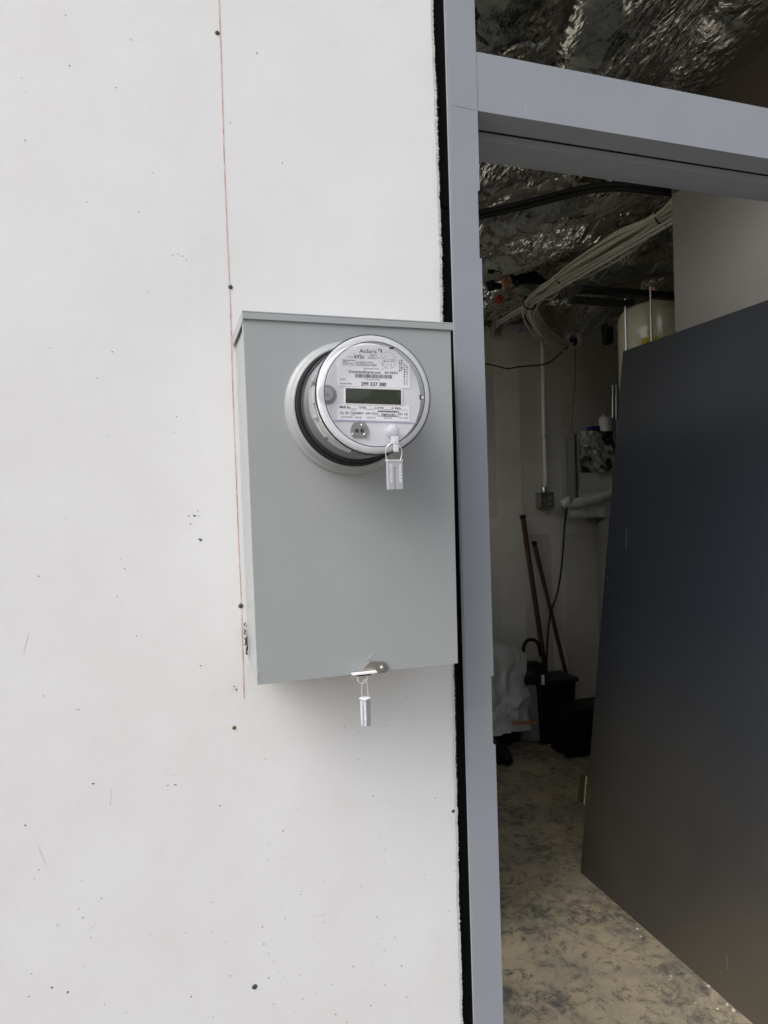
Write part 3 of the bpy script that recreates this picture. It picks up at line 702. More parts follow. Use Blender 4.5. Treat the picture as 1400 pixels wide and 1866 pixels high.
zt(m, 'Title Company Name', (487, 312), (593, 314), 9, .03); zt(m, 'Address', (487, 323), (527, 324), 8, .02)
zt(m, 'SEE MANUAL FOR USE', (487, 336), (590, 338), 7); zt(m, 'TYPE KV2C METER', (487, 344), (583, 346), 7); zt(m, 'CAT. 799X  Made in', (487, 353), (585, 355), 7)
zt(m, '7977000299 K 42976', (598, 331), (748, 334), 9, .02)
for k, ch in enumerate('BEHIK'): zt(m, ch, (985, 318+k*21), (997, 318+k*21), 13, .02)
for k, ch in enumerate('.MOETVWXZ'[:9]): zt(m, ch, (1031, 355+k*20.5), (1042, 355+k*20.5), 12, .02)
def zc(x, y, Y=TY): p = at(*zm(x, y), Y); return (p.x, p.z)
KZ = .000168
for k in range(5):
    (m.disc if k in (1, 4) else (lambda c, r_, y: m.ann(c, r_*.6, r_, y, 14)))(zc(973, 313+k*21), 7*KZ, TY)
for k in range(9):
    (m.disc if k in (2, 3, 4, 5) else (lambda c, r_, y: m.ann(c, r_*.6, r_, y, 14)))(zc(1014, 348+k*20.5), 7*KZ, TY)
m.build('printing', M['ink'], lab1)
m = MB()
# swirl mark
c = zc(806, 230); 
for a0, a1, r0, r1 in ((20, 200, 17, 9), (-60, 20, 17, 8)):
    n = 14; vs = []
    for k in range(n+1):
        a = R(a0+(a1-a0)*k/n); t = k/n
        vs += [(c[0]+r0*KZ*math.cos(a), TY, c[1]+r0*KZ*math.sin(a)), (c[0]+(r1+4*t*(a0 > 0))*KZ*math.cos(a), TY, c[1]+(r1+4*t*(a0 > 0))*KZ*math.sin(a))]
    m.add(vs, [(2*k, 2*k+1, 2*k+3, 2*k+2) for k in range(n)])
m.disc(zc(814, 238), 6*KZ, TY)
m.build('logo', M['ink'], lab1); m = MB()
def bars(x0, x1, y0, y1, sk, n, seed):
    q = random.Random(seed); x = x0
    while x < x1:
        w_ = q.choice([2.2, 3.5, 5]); P = [at(*zm(x, y1+sk*(x-x0)), TY), at(*zm(x+w_, y1+sk*(x-x0)), TY), at(*zm(x+w_, y0+sk*(x-x0)), TY), at(*zm(x, y0+sk*(x-x0)), TY)]
        m.quad(*P); x += w_+q.choice([2.2, 3.5, 5])
bars(595, 910, 425, 457, .033, 0, 3)
m.build('barcode', M['ink'], lab1)
m = MB(); bars(598, 776, 336, 358, .033, 0, 4)
c = zc(877, 312)
for k in range(40):
    a0 = R(k*9); a1 = R(k*9+5.5)
    if 1: m.quad(*[(c[0]+r*KZ*math.cos(a), TY, c[1]+r*KZ*math.sin(a)) for r, a in ((70, a0), (73, a0), (73, a1), (70, a1))])
def ln(a, b, w=1.3):
    p, q_ = at(*zm(*a), TY), at(*zm(*b), TY); d = (q_-p).normalized(); nn = Vector((d.z, 0, -d.x))*w*KZ
    m.quad(p-nn, q_-nn, q_+nn, p+nn)
for a, b in (((828, 285), (828, 350)), ((828, 285), (845, 285)), ((926, 285), (926, 350)), ((910, 285), (926, 285)), ((856, 262), (856, 300)), ((830, 318), (930, 318)), ((860, 305), (930, 305)), ((862, 350), (862, 378)), ((862, 350), (905, 350)), ((905, 335), (905, 350)), ((845, 300), (845, 345)), ((870, 318), (870, 335))): ln(a, b)
for x in (840, 860, 900, 915): m.ann(zc(x, 318), 3*KZ, 5.5*KZ, TY, 10)
m.ann(zc(832, 345), 7*KZ, 9.5*KZ, TY, 14); m.ann(zc(852, 372), 5*KZ, 7*KZ, TY, 14); m.ann(zc(905, 365), 6*KZ, 8*KZ, TY, 14)
m.build('wiring_diagram', M['greyink'], lab1)
m = MB()
zt(m, 'Mult by____', (462, 716), (614, 722), 20, .025); zt(m, 'VTR____:1', (626, 722), (772, 726), 18, .02); zt(m, 'CTR____:5', (780, 726), (920, 728), 18, .02); zt(m, 'PKh____', (934, 728), (1048, 733), 18, .02)
zt(m, 'CL 20', (468, 766), (538, 768), 19, .012); zt(m, '120-480V', (556, 768), (668, 770), 19, .012); zt(m, '4W Y/D', (684, 771), (778, 773), 18, .012)
zt(m, 'FM9S(8S)', (820, 781), (944, 784), 18, .012); zt(m, 'Kt 1.8', (972, 776), (1040, 778), 19, .015)
zt(m, 'FORM 9S 8S REPLACEMENT', (797, 752), (955, 756), 9, .03)
zt(m, 'TGAX000201', (468, 797), (572, 800), 13, 0); zt(m, '60HZ', (594, 802), (650, 804), 14, 0); zt(m, 'CA 0.2', (694, 804), (768, 806), 15, 0); zt(m, 'TA 2.5', (836, 806), (905, 808), 15, 0); zt(m, 'TV 120', (968, 808), (1042, 811), 15, 0)
m.ann(zc(580, 757), 23*KZ, 25*KZ, TY, 30)
for a, b in (((788, 740), (964, 744)), ((786, 784), (962, 789)), ((788, 740), (786, 784)), ((964, 744), (962, 789))): ln(a, b, 2)
m.build('printing', M['ink'], lab2)
# display
m = MB(); poly(m, [zm(505, 682), zm(512, 688), zm(990, 697), zm(1000, 690), zm(1000, 556), zm(992, 550), zm(512, 536), zm(504, 544)], LY-.0006, .0014)
bz = m.build('display_bezel', M['label'], mt, bevel=.0004)
m = MB(); poly(m, [zm(514, 674), zm(985, 689), zm(985, 562), zm(514, 547)], LY-.0009, .0004); m.build('display', M['lcd'], bz)
# side screw, notch, port
c = zc(355, 604, PY)
m = MB(); m.lathe([(.0138, PY-.0002), (.0136, PY-.0008), (.0001, PY-.0009)], c, 'y', 32); m.build('screw_recess', M['port'], mt, smooth=30)
c = zc(352, 600, PY-.003)
m = MB(); m.lathe([(.0090, PY-.0009), (.0090, PY-.0042), (.0082, PY-.0048), (.0001, PY-.0048)], c, 'y', 28)
m.box(c[0]-.004, c[0]+.004, PY-.0056, PY-.0048, c[1]-.0006, c[1]+.0006); m.box(c[0]-.0006, c[0]+.0006, PY-.0056, PY-.0048, c[1]-.004, c[1]+.004)
m.build('plate_screw', M['sealgrey'], mt, smooth=35)
m = MB(); a, b = zc(1143, 644, PY), zc(1170, 606, PY); m.box(a[0], b[0], PY-.0008, PY+.0002, a[1], b[1]); m.build('side_notch', M['ink'], mt)
m = MB(); a, b = zc(1157, 638, PY), zc(1172, 614, PY); m.box(a[0], b[0], PY-.0016, PY-.0009, a[1], b[1]); m.build('notch_tab', M['label'], mt)
m = MB(); a, b = zc(885, 215, PY), zc(920, 200, PY); m.box(a[0], b[0], PY-.0012, PY-.0002, a[1], b[1]); m.build('top_notch', M['dark'], mt)
# optical port
c = zc(632, 906, PY-.002); pr = 78*KZ
m = MB(); pts = [(c[0]+pr*math.cos(R(a)), c[1]+pr*math.sin(R(a))) for a in range(-48, 229, 8)]
m.prism(pts, PY-.0028, PY-.0001)
port = m.build('optical_port', M['port'], mt, bevel=.0005)
m = MB()
for x in (610, 653): m.lathe([(17*KZ, PY-.0028), (17*KZ, PY-.0031), (.00005, PY-.00312)], zc(x, 909, PY-.003), 'y', 18)
m.build('port_lens', M['ink'], port)
for x, y in ((657, 865), (580, 944), (681, 944)):
    m = MB(); cc = zc(x, y, PY-.003); m.lathe([(16*KZ, PY-.0028), (16*KZ, PY-.0040), (13*KZ, PY-.0044), (7*KZ, PY-.0044), (6*KZ, PY-.0034), (.00005, PY-.0034)], cc, 'y', 18)
    m.build('port_screw', M['zinc'], port, smooth=35)
# bottom tabs of the plate
m = MB()
for x0, x1, y0, y1 in ((608, 645, 1050, 1085), (742, 790, 1062, 1098), (890, 935, 1042, 1075)):
    a, b = zc(x0, y1, PY), zc(x1, y0, PY); m.box(a[0], b[0], PY-.0012, PY-.0002, a[1], b[1])
m.build('plate_tab', M['port'], mt)
# clear reset dome and sealing lug on the cover
c = zc(918, 908, -.283)
m = MB(); m.lathe([(.0088, -.2725), (.0088, -.280), (.0078, -.286), (.0055, -.2895), (.0026, -.2908), (.0001, -.2910)], c, 'y', 28); m.build('reset_dome', M['coverrim'], mt, smooth=60)
c2 = zc(925, 985, FY)
m = MB(); m.box(c2[0]-.0055, c2[0]+.0045, FY-.006, FY, c2[1]-.006, c2[1]+.0045); m.box(c2[0]-.0035, c2[0]+.0035, FY-.010, FY-.006, c2[1]-.018, c2[1]+.002)
m.build('sealing_lug', M['coverrim'], mt, bevel=.001)
# cover: side wall, shoulder, raised front disc
m = MB()
m.lathe([(.0850, -.1872), (.0850, -.196), (.0844, -.200), (.0838, -.245), (.0830, -.280)], MC, seg=128)
m.build('cover_side', M['cover'], mt, smooth=40)
m = MB()
m.lathe([(.0830, -.2802), (.0826, -.2855), (.0815, FY), (.0795, FY-.0012), (.0725, FY-.0016)], MC, seg=128)
m.build('cover_shoulder', M['coverrim'], mt, smooth=50)
m = MB(); m.lathe([(.0724, FY-.0018), (.0715, FY-.0036), (.0705, FY-.0040), (.0001, FY-.0040)], MC, seg=128)
m.build('cover_front', M['cover'], mt, smooth=30)
m = MB()
for r_, y_, t_ in ((.0829, -.2835, .0014), (.0727, FY-.0017, .0005)):
    m.tube([(MC[0]+r_*math.cos(2*math.pi*k/128), y_, MC[1]+r_*math.sin(2*math.pi*k/128)) for k in range(129)], t_, 8, caps=False)
m.build('refraction_ring', M['edge'], mt, smooth=60)  # black rings drawn in for the dark refraction at the cover corners
m = MB()
m.tube([(MC[0]+.0850*math.cos(R(a)), -.1915, MC[1]+.0862*math.sin(R(a))) for a in range(0, 361, 4)], .0005, 6, caps=False)
m.build('cover_flange', M['meterbase'], mt, smooth=60)

# ================================================================ SEALS
def seal(name_label, c, rz, w_, h_, th, loop, txtL, txtR, Yc):
    t = thing('padlock_seal', name_label, 'seal', c, 'grey plastic security seals')
    Rm = Matrix.Translation(Vector(c)) @ Matrix.Rotation(rz, 4, 'Z')
    m = MB()
    g = w_*.045      # slot half width
    for x0, x1 in ((-w_/2, -g), (g, w_/2)): m.box(x0, x1, -th/2, th/2, -h_, 0, Rm)
    m.box(-g, g, -th/2, th/2, -h_*.24, 0, Rm)
    m.box(-g, g, -th/2+.0012, th/2-.0012, -h_, -h_*.24, Rm)
    m.build('seal_body', M['sealgrey'], t, bevel=.0004)
    m = MB(); m.box(-w_*.55, w_*.55, -th*.6, th*.6, .0001, .0014, Rm); m.build('seal_cap', M['sealwhite'], t, bevel=.0003)
    m = MB()
    dn = Rm.to_3x3() @ Vector((0, 0, -1)); nn = Rm.to_3x3() @ Vector((0, -1, 0)); upv = Rm.to_3x3() @ Vector((1, 0, 0))
    for s, xo in ((txtL, -w_*.36), (txtR, w_*.25)):
        p0 = Rm @ Vector((xo, -th/2-.0003, -h_*.12)); p1 = Rm @ Vector((xo, -th/2-.0003, -h_*.76))
        text(m, s, p0, p1, w_*.17, 0, .02, mat_=(upv, nn))
    m.build('raised_letters', M['sealwhite'], t)
    m = MB(); m.tube(loop, .0007, 8); m.build('wire_loop', M['wire'], t, smooth=60)
    return t
SY = -.303
k_ = (at(718, 900, SY)-at(718, 890, SY)).length/10
c = at(718.5, 840, SY)
lp = bez([at(x, y, yy) for x, y, yy in ((706.5, 840, SY), (703.5, 830, SY-.001), (704, 817, SY-.002), (710, 810, SY-.004), (718, 808.5, SY-.005), (727, 811, SY-.004), (732, 818, SY-.002), (732.5, 829, SY-.001), (729.5, 840, SY))], 6)
seal('grey plastic seal stamped DOMINION hanging from the bottom of the round meter', c, 0, 29*k_, 52*k_, .006, lp, 'DOMINION', '9404308', SY)
SY2 = BY-.009
k_ = (at(666, 1300, SY2)-at(666, 1290, SY2)).length/10
c = at(665.5, 1273, SY2)
lp = bez([c+Vector((-.0045, 0, 0)), c+Vector((-.0050, 0, .010)), c+Vector((-.0036, 0, .024)), c+Vector((-.001, -.001, .0295)), c+Vector((.0030, -.001, .027)), c+Vector((.0050, 0, .012)), c+Vector((.0050, 0, 0))], 6)
seal('narrow grey plastic seal turned sideways, hanging from the hasp under the meter box', c, R(-60), 15.5*k_, 49*k_, .0100, lp, 'DOMINION', '9404309', SY2)

# ================================================================ INSIDE THE ROOM
BW = 2.737
# black pipe pair along the ceiling
t = thing('ceiling_pipe', 'pair of dark pipes bending along under the foil ceiling', 'pipe', at(1100, 338, 1.05))
for off in (0, 9):
    m = MB(); m.tube(bez([at(x, y+off, yy) for x, y, yy in ((800, 402, 1.40), (880, 386, 1.35), (960, 368, 1.28), (1050, 345, 1.15), (1100, 337, 1.05), (1150, 337, 1.0), (1225, 345, .97), (1300, 352, .95))], 8), .011-.002*(off > 0), 12)
    m.build('pipe', M['strut'], t, smooth=60)
for x, y in ((947, 376), (1132, 341)):
    m = MB(); p = at(x, y+4, 1.3 if x < 1000 else 1.02); m.tube([p+Vector((.0, 0, .03)), p+Vector((.0, -.016, .0)), p+Vector((.0, 0, -.03))], .003, 6); m.build('pipe_tie', M['black'], t)
# support strut from back wall bracket towards the door
s0 = Vector((2.033, 2.70, 2.655))
t = thing('cable_strut', 'bright thin metal strut carrying the cream cables', 'strut', s0)
m = MB()
for dz, dx in ((0, 0), (-.016, .004)):
    m.tube([s0+Vector((dx, 0, dz)), Vector((2.033+dx, .55, 2.665+dz))], .0065, 8)
m.build('rail', mat('galvanised', (.80, .79, .74), .4, metal=.3), t, smooth=60)
m = MB(); p = at(905, 597, 2.70); m.box(p.x-.03, p.x+.03, 2.69, BW, p.z-.055, p.z+.02); m.box(p.x-.012, p.x+.002, 2.66, 2.69, p.z-.01, p.z+.07)
m.build('bracket', M['zinc'], t, bevel=.003)
# back wall rail
t = thing('wall_rail', 'horizontal grey strut fixed across the back wall at the bracket', 'strut', at(920, 592, 2.72))
a, b = at(840, 590, 2.72), at(966, 597, 2.72)
m = MB(); m.box(a.x, b.x, 2.705, BW, a.z-.02, a.z+.012); m.build('rail', M['sealgrey'], t, bevel=.002)
# cables
cb = thing('cable_bundle', 'thick bundle of cream cables tied along the strut and dropping to the wall sleeve', 'cables', at(970, 560, 2.2))
q = random.Random(11)
for k in range(32):
    a = q.uniform(0, 6.28); r_ = q.uniform(.15, 1)**.6*(1.7 if k % 7 == 3 else 1); ox, oz = math.cos(a)*r_, math.sin(a)*r_
    a2 = a+q.uniform(-.7, .7)
    path = []
    X0, Z0 = 2.055, 2.675
    for yy, sp in ((.55, .085), (.95, .07), (1.20, .028), (1.45, .060), (1.75, .055), (1.98, .032), (2.12, .048), (2.22, .034)):
        path.append(Vector((X0+ox*sp+q.uniform(-.012, .012), yy, Z0+.030+oz*sp*.8+q.uniform(-.006, .006)-.02*(yy > 2))))
    for px, py, yy, sp in ((966, 562, 2.34, .036), (975, 586, 2.44, .044), (994, 609, 2.55, .050), (1016, 624, 2.64, .042), (1034, 627, 2.70, .024), (1043, 622, 2.80, .02)):
        p = at(px, py, yy); path.append(p + Vector((ox*sp, math.sin(a2)*sp*.5, oz*sp)))
    m = MB(); m.tube(bez(path, 5), q.choice([.0048, .0058, .0066]), 6); m.build('cable', M['cable'], cb, smooth=60)
for yy in (1.20, 1.98):
    m = MB(); m.tube([(2.055+.042*math.cos(a), yy, 2.705+.042*math.sin(a)*.8) for a in [2*math.pi*j/18 for j in range(19)]], .004, 6, caps=False)
    m.tube([(2.06, yy, 2.70), (2.075, yy-.01, 2.61)], .0022, 5); m.build('cable_tie', M['black'], cb)
p = at(965, 552, 2.28); m = MB(); m.tube([p+Vector((.042*math.cos(a), .0, .036*math.sin(a))) for a in [2*math.pi*j/18 for j in range(19)]], .004, 6, caps=False)
m.tube([p, p+Vector((-.06, .02, -.17))], .0018, 5); m.build('cable_tie', M['black'], cb)
# wall sleeve
p = at(1041, 622, BW)
sv = thing('wall_sleeve', 'white pipe sleeve with dark opening where the cables enter the back wall', 'pipe sleeve', p)
m = MB(); m.lathe([(.050, 2.736), (.050, 2.69), (.046, 2.688), (.044, 2.69), (.044, 2.735)], (p.x, p.z), 'y', 28); m.build('sleeve', M['pvc'], sv, smooth=50)
m = MB(); m.disc((p.x, p.z), .044, 2.734, 28); m.build('opening', M['black'], sv)
# conduit to junction box
cn = thing('conduit', 'white vertical conduit running down the back wall to a metal junction box', 'conduit', at(993, 900, BW))
m = MB(); m.tube(bez([at(x, y, yy) for x, y, yy in ((974, 596, 2.66), (983, 612, 2.70), (988, 630, 2.715), (990, 700, 2.72), (992, 800, 2.72), (995, 897, 2.72))], 8), .0125, 14)
m.build('pipe', M['pvc'], cn, smooth=60)
m = MB(); p = at(992.5, 795, 2.72); m.tube([p+Vector((-.017, .012, 0)), p+Vector((-.014, -.01, 0)), p+Vector((0, -.0165, 0)), p+Vector((.014, -.01, 0)), p+Vector((.032, .012, 0))], .0055, 8); m.build('strap', M['zinc'], cn, smooth=60)
p = at(994, 912, 2.70)
m = MB(); m.box(p.x-.052, p.x+.052, 2.675, BW, p.z-.046, p.z+.052)
jb = m.build('junction_box', M['dullsteel'], cn, bevel=.003)
for dx, dz in ((-.026, 0), (.02, .015), (.022, -.02)):
    m = MB(); m.lathe([(.011, 2.6745), (.011, 2.672), (.0001, 2.672)], (p.x+dx, p.z+dz), 'y', 16); m.build('knockout', M['zinc'], jb)
m = MB(); m.lathe([(.017, p.z+.052), (.017, p.z+.085), (.014, p.z+.09), (.0125, p.z+.09)], (p.x, 2.712), 'z', 16); m.build('coupling', M['zinc'], jb, smooth=40)
# thin black cable, orange wire
t = tag(MB().tube(bez([at(x, y, yy) for x, y, yy in ((850, 664, 2.55), (885, 663.5, 2.58), (905, 667, 2.6), (925, 671.5, 2.62), (950, 668, 2.65), (985, 665, 2.68), (1005, 658, 2.69), (1025, 641, 2.70), (1036, 632, 2.69))], 8), .0042, 8).build('black_cable', M['black'], root=at(950, 668, 2.65), smooth=60), 'thin black cable sagging from the wall sleeve to the left', 'cable')
tag(MB().tube(bez([at(x, y, yy) for x, y, yy in ((1048, 634, 2.69), (1049, 660, 2.70), (1048, 700, 2.71), (1044, 745, 2.71), (1042, 788, 2.70))], 8), .0032, 8).build('orange_wire', M['orange'], root=at(1048, 700, 2.71), smooth=60), 'orange wire hanging down from the wall sleeve', 'wire')
tag(MB().tube(bez([at(x, y, yy) for x, y, yy in ((1033, 925, 2.55), (1029, 960, 2.6), (1024, 1030, 2.64), (1016, 1080, 2.64), (1003, 1120, 2.6), (998, 1165, 2.5), (996, 1210, 2.4))], 8), .0055, 8).build('black_cable', M['black'], root=at(1020, 1060, 2.64), smooth=60), 'black cable hanging below the plastic wrapped fixture', 'cable')
# dark struts across under the ceiling
for (xa, xb, ya, yb, Yp, hh, lab) in ((1062, 1260, 521, 530, 1.39, .022, 'upper of two dark struts crossing under the foil ceiling'), (1045, 1150, 541, 548, 1.36, .018, 'lower of two dark struts crossing under the foil ceiling')):
    a, b = at(xa, ya, Yp), at(xb, yb, Yp); t = thing('ceiling_strut', lab, 'strut', a, 'dark struts under the ceiling')
    m = MB(); m.box(a.x, b.x+.02, Yp, Yp+.04, a.z-hh, a.z+.006); m.build('rail', M['strut'], t, bevel=.002)
# copper pipes with valves and flexible hose
vp = thing('water_valve', 'copper water line with red handled valve and black flexible hose at the ceiling', 'valve', at(925, 530, 2.3))
m = MB(); m.tube([at(912, 546, 2.28), at(918, 538, 2.28), at(933, 521, 2.28), at(940, 513, 2.28)], .017, 12); m.build('pipe', M['zinc'], vp, smooth=50)
m = MB(); m.tube(bez([at(x, y, 2.28) for x, y in ((934, 519), (938, 507), (955, 503), (975, 505), (998, 514))], 8), .021, 12); m.tube(bez([at(x, y, 2.3) for x, y in ((940, 520), (950, 514), (972, 513), (994, 516))], 8), .013, 12); m.build('hose', M['black'], vp, smooth=60)
m = MB(); m.tube([at(906, 549, 2.26), at(913, 541, 2.26)], [.024, .02], 12); m.build('handle', M['redvalve'], vp, smooth=50)
m = MB(); m.tube([at(916, 515, 2.25), at(930, 513, 2.26)], .018, 12); m.build('fitting', M['copper'], vp, smooth=50)
m = MB(); m.tube([at(893, 513, 2.2), at(896, 528, 2.22)], [.026, .022], 12); m.tube([at(896, 520, 2.2), at(912, 522, 2.2)], .018, 10); m.build('cap', M['black'], vp, smooth=50)
m = MB(); m.tube([at(937, 525, 2.25), at(941, 540, 2.25), at(945, 556, 2.25)], .0025, 6); m.build('wire', M['orange'], vp)
# tank, hanger rods, copper stub
tc_ = Vector((2.385, 1.62)); TT = 2.462
tk = thing('expansion_tank', 'cream enamel tank with yellow sticker hung beside the partition', 'tank', (tc_.x, tc_.y, 1.95))
m = MB(); r_ = .205
m.lathe([(.0001, 1.95), (r_*.8, 1.96), (r_, 2.00), (r_, TT-.07), (r_*.97, TT-.035), (r_*.86, TT-.010), (r_*.6, TT), (.0001, TT+.004)], (tc_.x, tc_.y), 'z', 48); m.build('shell', M['tank'], tk, smooth=50)
m = MB(); vs = []; n = 8
for k in range(n+1):
    a = R(205+22*k/n); vs += [(tc_.x+(r_+.001)*math.cos(a), tc_.y+(r_+.001)*math.sin(a), z_) for z_ in (2.205, 2.272)]
m.add(vs, [(2*k, 2*k+2, 2*k+3, 2*k+1) for k in range(n)]); m.build('sticker', M['yellow'], tk)
m = MB(); m.box(2.30, 2.60, 1.44, 1.80, 1.90, 1.948); m.build('shelf', M['strut'], tk)
for px in (1139, 1185):
    a, b = at(px, 545 if px < 1150 else 522, 1.38), at(px+2, 700, 1.38)
    m = MB(); m.tube([Vector((a.x, a.y, a.z)), Vector((a.x, a.y, 1.93))], .0055, 8); m.build('hanger_rod', M['zinc'], tk, smooth=60)
m = MB(); m.tube([(2.34, 1.60, TT-.005), (2.34, 1.60, TT+.09)], .016, 12); m.build('copper_stub', M['copper'], tk, smooth=50)
t = thing('brace_strut', 'dark diagonal brace strut above the cream tank', 'strut', at(1112, 590, 1.9))
m = MB(); m.tube([at(1108, 592, 1.95), at(1150, 577, 1.9), at(1240, 540, 1.8)], .012, 8); m.build('rail', M['dullsteel'], t)
p = at(1108, 600, 1.97); m = MB(); m.box(p.x-.02, p.x+.02, 1.95, 2.0, p.z-.08, p.z+.03); m.build('bracket', M['strut'], t)

def crumple(u, v, seed, n=14, lo=3, hi=22):
    """sum of randomly turned triangle waves: flat facets meeting in creases, 0..1"""
    q = random.Random(seed); h = 0; tot = 0
    uu = u + .06*math.sin(v*9+seed) + .03*math.sin(u*17+v*13); vv = v + .06*math.sin(u*8+seed*2) + .03*math.sin(v*19-u*11)
    for k in range(n):
        a = q.random()*math.pi; f_ = lo+(hi-lo)*q.random()**1.6; w_ = 1/f_
        s_ = (uu*math.cos(a)+vv*math.sin(a))*f_+q.random()*9
        h += abs(s_-math.floor(s_)-.5)*2*w_; tot += w_
    return h/tot
# plastic wrapped fixture on the back wall
fx = thing('wrapped_fixture', 'grey wall fixture wrapped in clear plastic, bottle and rolls standing on it', 'fixture', at(1080, 940, 2.5))
FY2 = 2.63
a, b = at(1053, 790, FY2), at(1135, 925, FY2)
m = MB(); m.box(a.x, b.x+.30, FY2, BW, b.z, a.z); body = m.build('cabinet', M['grayfix'], fx, bevel=.012, seg=3)
def wrap(x0, x1, z0, z1, y0, seed, nx=46, nz=60, amp=.02):
    m = MB(); vs = []
    for j in range(nz+1):
        for i in range(nx+1):
            u, v = i/nx, j/nz; x = x0+(x1-x0)*u; z = z0+(z1-z0)*v
            h = crumple(x, z, seed)
            vs.append((x + .006*math.sin(z*40+seed), y0 - amp*h, z))
    m.add(vs, [(j*(nx+1)+i, j*(nx+1)+i+1, (j+1)*(nx+1)+i+1, (j+1)*(nx+1)+i) for j in range(nz) for i in range(nx)]); return m
zm_ = at(1053, 862, FY2).z
wrap(a.x-.012, b.x+.28, zm_, a.z+.012, FY2-.004, 3, 90, 60, .085).build('plastic_wrap', M['darkfilm'], fx, smooth=14)
wrap(a.x-.02, b.x+.28, b.z-.02, zm_+.004, FY2-.004, 5, 70, 40, .045).build('plastic_wrap', M['sheet'], fx, smooth=14)
m = MB(); m.box(a.x-.028, a.x-.012, FY2+.01, BW, b.z, a.z+.004); m.build('side_film', mat('hazy film edge', (.26, .26, .24), .3), fx, bevel=.006)
m = MB(); pts = bez([at(x, y, 2.58) for x, y in ((1030, 909), (1036, 919), (1055, 917), (1080, 912), (1100, 906), (1130, 896), (1170, 880))], 8)
m.tube(pts, [.030+.007*crumple(i*.07, .3, 2)+.004*math.sin(i*.5) for i in range(len(pts))], 14)
m.build('gathered_wrap', M['sheet'], fx, smooth=60)
a2, b2 = at(1032, 914, 2.6), at(1110, 941, 2.6)
wrap(a2.x, b2.x+.1, b2.z, a2.z, 2.60, 8, 50, 24, .04).build('wrap_skirt', M['sheet'], fx, smooth=14)
p = at(1100, 980, 2.6); q0 = at(1092, 940, 2.55)
m = MB(); m.lathe([(.15, 0), (.15, q0.z-.12), (.135, q0.z-.05), (.10, q0.z-.01), (.0001, q0.z)], (p.x+.10, 2.56), 'z', 32); tag(m.build('pedestal', M['grayfix'], root=(p.x+.1, 2.56, 0), smooth=50), 'smooth grey rounded cylinder standing below the wrapped fixture', 'water heater')
def rest(name, lab, cat, mbs, loc):
    t = thing(name, lab, cat, loc)
    for nm, mm, mt_ in mbs: mm.build(nm, M[mt_], t, smooth=45)
zt_ = a.z+.004
p = at(1104, 776, 2.66)
rest('caulk_bottle', 'short white container with pointed cap on the wrapped fixture', 'container', [('can', MB().lathe([(.0001, zt_), (.045, zt_), (.045, zt_+.10), (.036, zt_+.112), (.0001, zt_+.112)], (p.x, 2.66), 'z', 24), 'pvc'), ('cap', MB().lathe([(.012, zt_+.112), (.008, zt_+.128), (.0001, zt_+.133)], (p.x-.012, 2.66), 'z', 12), 'pvc')], (p.x, 2.66, zt_))
p = at(1084, 776, 2.68)
rest('blue_case', 'small dark blue box on the wrapped fixture', 'box', [('case', MB().box(p.x-.035, p.x+.03, 2.66, 2.72, zt_, zt_+.05), 'blue')], (p.x, 2.68, zt_))
p = at(1119, 770, 2.66); q1 = at(1119, 702, 2.66)
rest('chrome_tube', 'shiny upright metal tubes on the wrapped fixture beside the door slab', 'tube', [('tube', MB().tube([(p.x-.012, 2.66, zt_), (q1.x-.006, 2.66, q1.z)], .010, 14), 'zinc'), ('tube', MB().tube([(p.x+.018, 2.66, zt_), (q1.x+.020, 2.66, q1.z)], .013, 14), 'zinc')], (p.x, 2.66, zt_))
p = at(1126, 790, 2.64)
rest('paper_roll', 'grey white roll beside the short container', 'roll', [('roll', MB().lathe([(.02, zt_), (.05, zt_), (.05, zt_+.09), (.02, zt_+.09)], (p.x+.05, 2.68), 'z', 24), 'pvc')], (p.x+.05, 2.68, zt_))

# leaning pipes
def lean(pts, r_, lab, extra=None):
    P = [at(*p) for p in pts]; t = thing('leaning_pipe', lab, 'pipe', P[-1], 'dark pipes leaning on the back wall')
    m = MB(); m.tube(P, r_, 12); m.build('pipe', M['brownpipe'], t, smooth=60)
    m = MB(); d = (P[0]-P[-1]).normalized(); m.tube([P[0]-d*.01, P[0]+d*.012], [r_*1.25, r_*1.2], 12); m.build('coupling', M['black'], t, smooth=40)
lean([(953, 942, 2.71), (1010, 1326, 2.655)], .016, 'taller dark brown pipe leaning against the back wall')
lean([(974, 990, 2.71), (1056, 1326, 2.655)], .013, 'thinner dark pipe leaning to the right of the taller one')

# vacuum / bins / bags on the floor
def fl(px, py, z=0): return atz(px, py, z)
v0 = Vector((2.10, 2.20, 0)); p = at(966, 1212, 2.56)
vac = thing('shop_vacuum', 'small drum vacuum with flat black lid and looped hose', 'vacuum', (p.x, 2.56, 0))
zc_ = p.z
m = MB(); m.lathe([(.0001, .02), (.08, .02), (.09, .06), (.092, zc_-.10), (.09, zc_-.06), (.0001, zc_-.06)], (p.x, 2.56), 'z', 32); m.build('drum', M['grayfix'], vac, smooth=45)
m = MB(); m.lathe([(.098, zc_-.10), (.108, zc_-.08), (.108, zc_-.03), (.09, zc_+.0), (.05, zc_+.02), (.0001, zc_+.02)], (p.x, 2.56), 'z', 32); m.build('lid', M['black'], vac, smooth=45)
m = MB(); m.tube(bez([at(x, y, 2.56) for x, y in ((957, 1212), (954, 1190), (957, 1172), (968, 1165), (980, 1172), (986, 1195))], 8), .011, 10); m.build('hose', M['black'], vac, smooth=60)
bn = thing('black_bin', 'large black plastic bin on the floor behind the door slab', 'bin', (2.35, 2.5, 0))
p1, p2 = at(984, 1340, 2.44), at(1050, 1340, 2.44); zb_ = at(1000, 1243, 2.44).z
